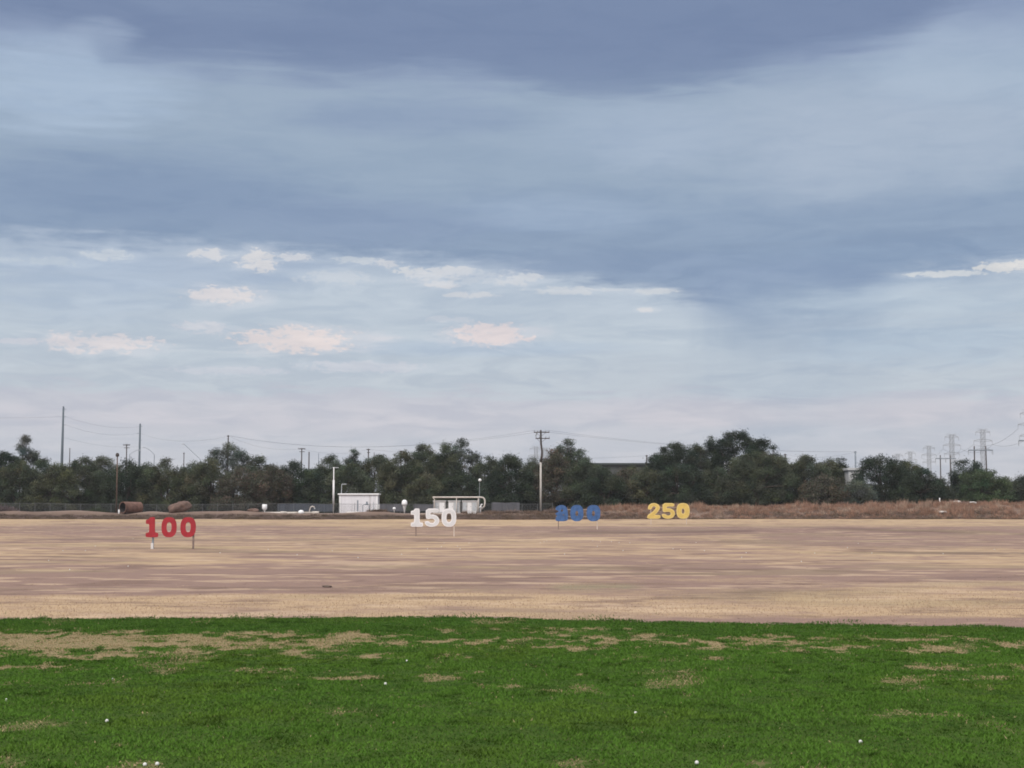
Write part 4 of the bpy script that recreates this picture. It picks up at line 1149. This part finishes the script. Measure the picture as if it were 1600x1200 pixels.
for i, (pa, pb, lab) in enumerate(((676.5, 697, 'left grey control cabinet under the pipe frame'), (699.5, 719.5, 'middle grey control cabinet under the pipe frame'),
                                   (721.5, 747, 'right and widest grey control cabinet under the pipe frame'))):
    y = yg + .5; a, b = PX(pa, y), PX(pb, y); z0 = g((a + b) / 2, y); ht = zz_(700, 782, y) - z0; hb = (b - a) / 2
    c = thing('control_cabinet', ((a + b) / 2, y, z0), lab, 'cabinet', 'control cabinets under the pipe frame')
    MB().box(-hb + .05, hb - .05, 0, .9, -.1, ht - .16).build('body', M['cabinet'], c)
    MB().box(-hb, hb, -.1, 1.0, ht - .16, ht).build('top', M['white_paint'], c)
    nd = 2 if i < 2 else 3
    for k in range(nd):
        u0 = -hb + .18 + k * (2 * hb - .36) / nd; u1 = u0 + (2 * hb - .36) / nd - .16
        d_ = MB().box(u0, u1, -.05, 0, .35, ht - .42).build('door', M['white_paint'] if (k + i) % 2 else M['galv'], c)
        MB().box(u1 - .16, u1 - .1, -.1, -.05, ht * .5, ht * .5 + .16).build('handle', M['inside_dark'], d_)
    MB().box(-hb + .1, -hb + .16, -.03, 0, .3, ht - .3).box(hb - .16, hb - .1, -.03, 0, .3, ht - .3).build('trim', M['inside_dark'], c)
x = PX(751, 299.6); z0 = g(x, 299.6); zc = zz_(752, 791, 299.6) - z0
o = thing('valve_pipe', (x, 299.6, z0), 'white curved valve pipe at the right end of the pipe frame', 'valve')
MB().tube([(0, 0, -.1), (0, 0, zc), (.1, 0, zc + .25), (.35, 0, zc + .4)], .12, 8).build('pipe', M['white_paint'], o, smooth=True)
MB().lathe([(.1, 0), (.3, .06), (.3, .16), (.1, .22)], 12, (0, 0, zc * .8)).build('handwheel', M['white_paint'], o)
x = PX(737, 296.4); z0 = g(x, 296.4)
o = thing('white_trough', (x, 296.4, z0), 'small white trough on the bank below the grey cabinets', 'trough')
MB().box(-.8, .8, -.25, .25, .0, .5).build('basin', M['white_paint'], o, bevel=.08)
MB().box(-.9, .9, -.32, .32, .5, .6).build('rim', M['white_paint'], o, bevel=.03)
MB().box(-.6, .55, -.2, .2, -.3, .0).build('foot', M['galv'], o)

# vents, tank, pipes on the bank
def vent(px, y, top, label, s=1.0):
    x = PX(px, y); z0 = g(x, y); h = P(px, top, y).z - z0
    o = thing('vent_cap', (x, y, z0), label, 'vent')
    MB().lathe([(.10 * s, -.1), (.12 * s, h * .2), (.34 * s, h * .5), (.40 * s, h * .62)], 14).build('stem', M['cabinet'], o, smooth=True)
    MB().lathe([(.52 * s, h * .62), (.56 * s, h * .74), (.5 * s, h * .9), (.25 * s, h)], 14).build('hood', M['white_clean'], o, smooth=True)
    return o


vent(632, 300, 781, 'large white mushroom vent left of the 150 sign')
vent(616, 298.5, 792.5, 'small white capped vent between the shed and the larger vent', .55)
x = PX(413.5, 300.5); z0 = g(x, 300.5); h = P(413, 788, 300.5).z - z0
o = thing('barrel_tank', (x, 300.5, z0), 'white barrel with a tapered base at the left end of the grey screens', 'tank')
MB().lathe([(.08, 0), (.10, h * .22), (.34, h * .38), (.5, h * .5), (.5, h * .96), (.42, h)], 16).build('barrel', M['white_clean'], o, smooth=True)
MB().lathe([(.2, -.1), (.2, .06), (.1, .1)], 10).build('base', M['galv'], o)
xa_, xb_ = PX(404, 299), PX(498, 299); zpi = P(450, 801, 299).z
o = thing('ground_pipe', ((xa_ + xb_) / 2, 299, g((xa_ + xb_) / 2, 299)), 'long cream pipe lying level on the bank below the grey screen', 'pipe')
zl = zpi - o.location.z; Lh = (xb_ - xa_) / 2
MB().tube([(-Lh, 0, zl - .05), (Lh, 0, zl)], .19, 10).build('pipe', M['pvc'], o, smooth=True)
MB().tube([(Lh - 1.2, 0, zl), (Lh + .05, 0, zl)], .27, 10).build('coupling', M['pvc'], o, smooth=True)
MB().tube([(-Lh + 4.3, 0, zl), (-Lh + 5.4, 0, zl)], .26, 10).build('coupling', M['pvc'], o, smooth=True)
for k in range(5):
    q = -Lh + .8 + k * (2 * Lh - 1.6) / 4
    MB().box(q - .12, q + .12, -.2, .2, g(o.location.x + q, 299) - o.location.z - .1, zl - .1).build('support', M['concrete'], o)
x = PX(470.5, 298.3); z0 = g(x, 298.3); zc = P(470, 800.5, 298.3).z - z0
o = thing('float_ball', (x, 298.3, z0), 'white round dome resting on a stub in front of the long cream pipe', 'dome')
MB().lathe([(.3, -.38), (.52, -.2), (.58, 0), (.5, .25), (.25, .42), (.05, .46)], 16, (0, 0, zc)).build('dome', M['white_clean'], o, smooth=True)
MB().tube([(0, 0, -.2), (0, 0, zc - .3)], .15, 8).build('stub', M['galv'], o)
x = PX(484, 300.4); z0 = g(x, 300.4); h = P(484, 791, 300.4).z - z0
o = thing('gooseneck_pipe', (x, 300.4, z0), 'pale gooseneck pipe curving over behind the long cream pipe', 'pipe')
MB().tube([(-.15, 0, -.1), (0, 0, h * .5), (.15, 0, h * .85), (.5, 0, h), (.85, 0, h * .9), (.95, 0, h * .75)], .10, 8).build('neck', M['pvc'], o, smooth=True)
MB().tube([(.95, 0, h * .75), (.97, 0, h * .6)], .15, 8).build('mouth', M['galv'], o)

# culvert pipe, boulder, marker post
x = PX(205, 298.2); z0 = g(x, 298.2); R = (P(0, 785, 298).z - P(0, 803.5, 298).z) / 2
o = thing('culvert_pipe', (x, 298.2, z0), 'rust brown section of large pipe with a dark open end beside the brown pole', 'pipe', rz=math.radians(50))
n_ = 20; vs = []; fs = []
for (xx, r) in ((-2.0, R), (2.0, R * .96), (2.0, .0), (-2.0, R * .86), (1.6, R * .84)):
    for k in range(n_):
        a = 2 * math.pi * k / n_; vs.append((xx, r * math.cos(a), R * .98 + r * math.sin(a)))
for i0, i1 in ((0, 1), (1, 2)):
    for k in range(n_): fs.append((i0 * n_ + k, i0 * n_ + (k + 1) % n_, i1 * n_ + (k + 1) % n_, i1 * n_ + k))
for k in range(n_): fs.append((3 * n_ + k, 3 * n_ + (k + 1) % n_, (k + 1) % n_, k))
MB().add(vs, fs).build('shell', M['pipe_rust'], o)
vs = []; fs = []
for (xx, r) in ((-1.99, R * .86), (1.6, R * .84), (1.6, 0)):
    for k in range(n_):
        a = 2 * math.pi * k / n_; vs.append((xx, r * math.cos(a) * .995, R * .98 + r * math.sin(a) * .995))
for i0, i1 in ((0, 1), (1, 2)):
    for k in range(n_): fs.append((i0 * n_ + k, i1 * n_ + k, i1 * n_ + (k + 1) % n_, i0 * n_ + (k + 1) % n_))
MB().add(vs, fs).build('inner_wall', M['inside_dark'], o)


def rock(px, y, w, hgt_, dpt, label, seed, tilt=0.0, name='boulder', mat='rock', cat='boulder', z_off=0.0, group=None):
    x = PX(px, y); z0 = g(x, y); rr = random.Random(seed); nu, nv = 18, 11; vs = []; fs = []
    for j in range(nv + 1):
        th = math.pi * j / nv
        for i in range(nu):
            ph = 2 * math.pi * i / nu
            d = Vector((math.sin(th) * math.cos(ph), math.sin(th) * math.sin(ph), math.cos(th)))
            e = 1 / max(abs(d.x) ** 2.5 + abs(d.y) ** 2.5 + abs(d.z) ** 2.5, 1e-6) ** (1 / 2.5)
            k = e * (1 + .10 * math.sin(3 * ph + seed + th * 2) + .07 * math.sin(5 * th + 2 * ph + seed))
            p = Vector((d.x * w / 2, d.y * dpt / 2, d.z * hgt_ / 2)) * k
            p = Vector((p.x * math.cos(tilt) - p.z * math.sin(tilt), p.y, p.x * math.sin(tilt) + p.z * math.cos(tilt)))
            vs.append((p.x, p.y, p.z + hgt_ * .42))
    for j in range(nv):
        for i in range(nu):
            a = j * nu + i; b = j * nu + (i + 1) % nu; fs.append((a, b, b + nu, a + nu))
    o = MB().add(vs, fs).build(name, M[mat], None, smooth=True)
    o.location = (x, y, z0 + z_off)
    return tag(o, label, cat, group)


rock(280, 298, 4.5, 2.1, 2.6, 'large tilted reddish brown boulder above the red 100 sign', 4, math.radians(17), z_off=-.05)
rock(396, 300, 2.2, .8, 1.4, 'small brown boulder left of the white barrel', 7)
rock(1496, 300.5, 1.6, .6, 1.0, 'pale whitish rock on the bank in the gap between the trees', 9, mat='concrete', name='pale_rock', cat='rock', z_off=.4)
rock(1473, 293.6, 1.7, .45, 1.0, 'flat pale rock low on the bank at the right', 10, mat='concrete', name='pale_rock', cat='rock', z_off=.25)
rock(1520, 300.5, 1.4, .4, 1.0, 'small pale rock on the bank below the bright green tree', 11, mat='concrete', name='pale_rock', cat='rock', z_off=.4)
x = PX(186, 297); z0 = g(x, 297); h = P(186, 796, 297).z - z0
o = thing('marker_post', (x, 297, z0), 'short white marker post beside the dark pipe mouth', 'post')
MB().tube([(0, 0, -.2), (0, 0, h - .12)], .15, 10).build('post', M['white_clean'], o, smooth=True)
MB().lathe([(.15, h - .12), (.17, h - .08), (.12, h)], 10).build('cap', M['white_clean'], o)
x = PX(1468.5, 302); z0 = g(x, 302)
o = thing('marker_post', (x, 302, z0), 'tiny white marker post at the left of the gap between the trees', 'post')
MB().tube([(0, 0, -.2), (0, 0, 1.5)], .11, 10).build('post', M['white_clean'], o, smooth=True)
MB().lathe([(.11, 1.5), (.13, 1.54), (.08, 1.6)], 10).build('cap', M['white_clean'], o)

n = 2600
fy = 33.5 + 190 * rg.random(n) ** 1.7; fx = (rg.random(n) * 2 - 1) * (2 + .37 * fy)
fk = (fbm(fx / 9, fy / 9, 211, 3) > .46) & (fy > edge_d(fx) + .4); fx, fy = fx[fk], fy[fk]; n = len(fx)
fc = np.where(rg.random((n, 1)) < .55, np.array([.19, .13, .10]), np.array([.48, .36, .24])) * (.8 + .4 * rg.random((n, 1)))
fm = brush_mesh(np.stack([fx, fy], -1), 16, .05 + .10 * rg.random(n), .03 + .05 * rg.random(n), fc, 57, .012)
tag(link('stubble_tufts', fm, M['brush']), 'scattered dry tufts of dead grass on the brown field', 'stubble', kind='stuff')
# dirt clod on the near field
rock(512.5, 48.2, .30, .07, .16, 'small dark clod lying alone on the dry field near the green edge', 21, name='dirt_clod', mat='soil', cat='clod', z_off=.0)

# ------------------------------------------------------------------ buildings beyond the trees
def building(pa, pb, top, y, dep, label, wall, roof, name='building', gable=0.0, over=.6, win=True):
    a, b = PX(pa, y), PX(pb, y); z0 = g((a + b) / 2, y); h = P(pa, top, y).z - z0; w = (b - a) / 2
    o = thing(name, ((a + b) / 2, y, z0), label, 'building')
    MB().box(-w, w, 0, dep, -.5, h - .5 - gable).build('wall', M[wall], o)
    if gable:
        e = over; z1 = h - gable - .5
        MB().add([(-w - e, -e, z1 - .1), (w + e, -e, z1 - .1), (w + e, dep + e, z1 - .1), (-w - e, dep + e, z1 - .1), (-w - e, dep / 2, h), (w + e, dep / 2, h)],
                 [(0, 1, 5, 4), (3, 4, 5, 2), (0, 4, 3), (1, 2, 5), (0, 3, 2, 1)]).build('roof', M[roof], o)
    else:
        MB().box(-w - over, w + over, -over, dep + over, h - .5, h).build('roof', M[roof], o)
    if win:
        k = max(2, int(w / 3))
        for i in range(k):
            cx = -w + (i + .5) * 2 * w / k
            f = MB().box(cx - .75, cx + .75, -.06, 0, h * .45, h * .45 + 1.2).build('window', M['galv'], o)
            MB().box(cx - .62, cx + .62, -.075, -.06, h * .45 + .1, h * .45 + 1.1).build('pane', M['inside_dark'], f)
    return o


building(895, 1030, 723.5, 430, 22, 'long flat dark roof showing in the gap between the tree groups', 'wall_dull', 'roof_dark', 'warehouse', over=.8)
building(1327, 1351, 731, 329, 6, 'pale wall showing among the trees behind the pole at the right', 'wall_white', 'wall_white', 'house', over=.3, win=False)
building(1124, 1142, 723, 360, 7, 'pale gable glimpsed through the large dark clump of trees', 'wall_white', 'wall_white', 'house', gable=1.2, over=.3, win=False)

# ------------------------------------------------------------------ distance signs
def chaikin(p, it=2, ratio=.22):
    for _ in range(it):
        q = []
        for i in range(len(p)):
            a, b = p[i], p[(i + 1) % len(p)]
            q.append((a[0] + (b[0] - a[0]) * ratio, a[1] + (b[1] - a[1]) * ratio)); q.append((b[0] - (b[0] - a[0]) * ratio, b[1] - (b[1] - a[1]) * ratio))
        p = q
    return p


def superell(cx, cy, rx, ry, e=2.6, n=40):
    r = []
    for i in range(n):
        a = 2 * math.pi * i / n; c, s = math.cos(a), math.sin(a)
        r.append((cx + rx * math.copysign(abs(c) ** (2 / e), c), cy + ry * math.copysign(abs(s) ** (2 / e), s)))
    return r


def arc(cx, cy, rx, ry, a0, a1, n=14):
    return [(cx + rx * math.cos(math.radians(a0 + (a1 - a0) * i / n)), cy + ry * math.sin(math.radians(a0 + (a1 - a0) * i / n))) for i in range(n + 1)]


def digit_outline(d):
    """outlines in a box 0..w x 0..1, heavy slab lettering"""
    if d == '1':
        p = [(.0, 0), (.66, 0), (.66, .22), (.48, .24), (.48, 1.0), (.22, 1.0), (.16, .90), (.0, .86), (.0, .66), (.18, .66), (.18, .24), (.0, .22)]
        return .66, [chaikin(p, 2, .14)]
    if d == '0':
        return .80, [superell(.40, .5, .40, .5, 2.5), list(reversed(superell(.40, .5, .135, .25, 2.4)))]
    if d == 'o':         # the tiny, heavy zero of the blue and yellow signs
        return .80, [superell(.40, .5, .40, .5, 2.6), list(reversed(superell(.40, .48, .085, .16, 2.2)))]
    if d == '5':
        p = [(.05, 1.0), (.78, 1.0), (.78, .78), (.32, .78), (.31, .66)] + arc(.42, .335, .40, .335, 92, -90, 16) + \
            [(.30, 0), (.12, .05), (.0, .17), (.0, .29), (.20, .31), (.30, .22)] + arc(.42, .325, .135, .115, -80, 95, 8) + [(.30, .44), (.20, .41), (.05, .46)]
        p = list(reversed(p))
        return .82, [chaikin(p, 1, .2)]
    if d == '2':
        p = [(.0, .0), (.80, .0), (.82, .24), (.45, .25), (.62, .38)] + arc(.42, .70, .36, .30, -18, 175, 16) + [(.04, .60), (.22, .58), (.30, .66)] + \
            list(reversed(arc(.42, .70, .11, .09, -20, 150, 7))) + [(.36, .46), (.02, .22)]
        return .82, [chaikin(p, 1, .18)]
    if d == 'Z':         # weathered blue 2 whose gaps have almost closed
        p = [(.02, .0), (.82, .0), (.84, .30), (.82, .62), (.76, .86), (.55, 1.0), (.28, 1.0), (.06, .88), (.0, .72), (.16, .66), (.26, .60), (.04, .52), (.0, .42), (.14, .36), (.02, .20)]
        hole = [(.36, .70), (.50, .72), (.52, .63), (.40, .58)]; hole2 = [(.44, .40), (.60, .44), (.58, .36)]
        return .84, [chaikin(p, 2, .22), list(reversed(hole)), list(reversed(hole2))]


def inset(poly, dlt):
    n = len(poly); out_ = []
    for i in range(n):
        a, b, c = Vector(poly[i - 1]), Vector(poly[i]), Vector(poly[(i + 1) % n])
        t = (c - a)
        if t.length < 1e-6: out_.append(tuple(b)); continue
        t.normalize(); out_.append((b.x - t.y * dlt, b.y + t.x * dlt))
    return out_


def digit_mesh(d, hgt_, thick, grow=0.0, x_scale=1.0):
    w, loops = digit_outline(d)
    cu = bpy.data.curves.new('digit_curve', 'CURVE'); cu.dimensions = '2D'; cu.fill_mode = 'BOTH'; cu.extrude = thick / 2
    for lp in loops:
        area = sum(lp[i - 1][0] * lp[i][1] - lp[i][0] * lp[i - 1][1] for i in range(len(lp)))
        if grow: lp = inset(lp, grow if area > 0 else -grow * -1)
        s = cu.splines.new('POLY'); s.points.add(len(lp) - 1); s.use_cyclic_u = True
        for q, (a, b) in zip(s.points, lp): q.co = (a * hgt_ * x_scale, b * hgt_, 0, 1)
    ob = bpy.data.objects.new('tmp', cu); COL.objects.link(ob)
    dg = bpy.context.evaluated_depsgraph_get(); dg.update()
    me = bpy.data.meshes.new_from_object(ob.evaluated_get(dg))
    bpy.data.objects.remove(ob); bpy.data.curves.remove(cu)
    from mathutils import Matrix
    me.transform(Matrix.Rotation(math.pi / 2, 4, 'X'))
    return me, w * hgt_ * x_scale


def yard_sign(txt, glyphs, spans, top, bot, y, mat, face, posts, label, pmats, pbots):
    """spans: px extents of the digits; posts: px of the two posts"""
    xm = PX((spans[0][0] + spans[-1][1]) / 2, y); z0 = g(xm, y)
    o = thing('distance_sign', (xm, y, z0), label, 'sign', 'yardage signs on the dry field')
    zt_, zb_ = P(0, top, y).z - z0, P(0, bot, y).z - z0; hgt_ = zt_ - zb_
    for gph, (a, b) in zip(glyphs, spans):
        xa = PX(a, y) - xm; xb = PX(b, y) - xm; w0, _ = digit_outline(gph)
        xsx = (xb - xa) / (w0 * hgt_)
        me, _ = digit_mesh(gph, hgt_, .05, 0, xsx)
        dobj = link('digit', me, M[mat], o, (xa, 0, zb_))
        if face:
            me2, _ = digit_mesh(gph, hgt_, .02, .05, xsx)
            link('digit_face', me2, M[face], dobj, (0, -.03, 0))
    for k, (ppx, pm) in enumerate(zip(posts, pmats)):
        xp = PX(ppx, y) - xm; gzp = g(xm + xp, y) - z0
        MB().box(xp - .05, xp + .05, .04, .12, gzp - .3, zb_ + hgt_ * .8).build('post', M[pm], o)
        if pbots[k]:
            MB().box(xp - .07 - .03, xp + .07 - .03, .0, .13, gzp - .1, gzp + (zb_ - gzp) * .5).build('post_sleeve', M[pbots[k]], o)
    xa, xb = PX(spans[0][0], y) - xm, PX(spans[-1][1], y) - xm
    for q in (.30, .72):
        MB().box(xa + .12, xb - .12, .028, .045, zb_ + hgt_ * q - .022, zb_ + hgt_ * q + .022).build('rail', M['post_pale'], o)
    return o


yard_sign('100', '100', ((228.5, 248), (253, 276.5), (282.5, 306.5)), 808, 839.5, 91.4, 'sign_red', None, (239.5, 302.5), 'red numeral sign reading 100 on two posts, nearest on the left', ('steel_grey', 'post_brown'), ('white_paint', None))
yard_sign('150', '150', ((642, 661), (664, 686.5), (690, 713)), 794.5, 823, 137.2, 'sign_white', 'sign_white_face', (650, 709.5), 'white numeral sign reading 150 in front of the grey cabinets', ('post_brown', 'post_pale'), (None, None))
yard_sign('200', 'Zoo', ((867.5, 887.5), (891, 911.5), (916.5, 938)), 789, 814.5, 183, 'sign_blue', None, (872.5, 933), 'faded blue numeral sign reading 200 right of the utility pole', ('post_brown', 'post_pale'), (None, None))
yard_sign('250', '25o', ((1011, 1032), (1034, 1054.5), (1057, 1077.5)), 786, 810.5, 229, 'sign_yellow', 'sign_yellow_face', (1017, 1072.5), 'yellow numeral sign reading 250 farthest right in front of the weedy bank', ('post_pale', 'post_pale'), (None, None))

# ------------------------------------------------------------------ golf balls
def ball_mesh(r):
    vs = []; fs = []; nu, nv = 14, 9
    for j in range(nv + 1):
        th = math.pi * j / nv
        for i in range(nu):
            ph = 2 * math.pi * i / nu; k = 1 - .02 * ((i + j) % 2)
            vs.append((r * k * math.sin(th) * math.cos(ph), r * k * math.sin(th) * math.sin(ph), r * k * math.cos(th)))
    for j in range(nv):
        for i in range(nu):
            a = j * nu + i; b = j * nu + (i + 1) % nu; fs.append((a, a + nu, b + nu, b))
    me = bpy.data.meshes.new('golf_ball'); me.from_pydata(vs, [], fs); me.materials.append(M['ball'])
    for p_ in me.polygons: p_.use_smooth = True
    return me


BM = ball_mesh(.0225)


def ball(px, row, label, group, s=1.0, lift=0.0):
    y = F * H / (row - HOR); x = PX(px, y)
    o = link('golf_ball', BM, None, None, (x, y, g(x, y) + .0225 * s + lift)); o.scale = (s, s, s)
    tag(o, label, 'golf ball', group)


for px, row, lab in ((182, 1060, 'golf ball on the green at the left below the dry strip'), (18, 1092, 'golf ball on the green closest to the left edge'), (174, 1124, 'golf ball on plain green grass in the lower left'),
                     (234, 1191, 'golf ball at the bottom left, left one of a close pair'), (253, 1190, 'golf ball at the bottom left, right one of a close pair'), (604, 1067, 'bright golf ball just below the bare patch left of centre'),
                     (637, 1032, 'golf ball beside the thin dry strip left of centre'), (991, 1112, 'golf ball alone on green grass right of centre'), (1085, 1188, 'golf ball at the bottom edge right of centre'),
                     (1338, 1156, 'golf ball in the lower right part of the green'), (5, 1073, 'golf ball at the left edge beside a dry strip')):
    ball(px, row, lab, 'golf balls on the green turf', .9, .006)
for px, row in ((150, 854), (100, 862), (135, 862), (180, 862), (78, 877), (202, 885), (111, 890), (209, 842), (628, 866), (694, 847), (690, 854), (715, 853), (719, 859), (733, 847), (668, 859),
                (854, 843), (850, 844), (844, 847), (874, 843), (882, 867), (926, 843), (938, 845), (955, 845), (967, 848), (933, 855), (973, 862), (984, 849), (1051, 859), (1063, 860), (1087, 848),
                (1323, 858), (1361, 864), (1272, 865), (1165, 865), (1251, 877), (1472, 865), (1552, 859), (1340, 850), (1158, 872), (1100, 862), (420, 858), (465, 868), (520, 861), (560, 872), (345, 866)):
    ball(px, row, 'tiny white golf ball scattered on the dry brown field', 'golf balls scattered on the dry field', 1.1)

# ------------------------------------------------------------------ haze in the air
HAZE = 0.0001
if HAZE:
    hm = bpy.data.materials.new('haze'); hm.use_nodes = True; t = hm.node_tree; t.nodes.clear()
    mo = t.nodes.new('ShaderNodeOutputMaterial'); pvn = t.nodes.new('ShaderNodeVolumePrincipled')
    pvn.inputs['Density'].default_value = HAZE; pvn.inputs['Color'].default_value = (.90, .93, .97, 1); pvn.inputs['Anisotropy'].default_value = .0
    t.links.new(pvn.outputs[0], mo.inputs['Volume'])
    hz = MB().box(-2200, 2200, -160, 2400, -3, 75).build('haze', hm, None)
    tag(hz, 'thin pale haze in the air over the field', None, kind='stuff')
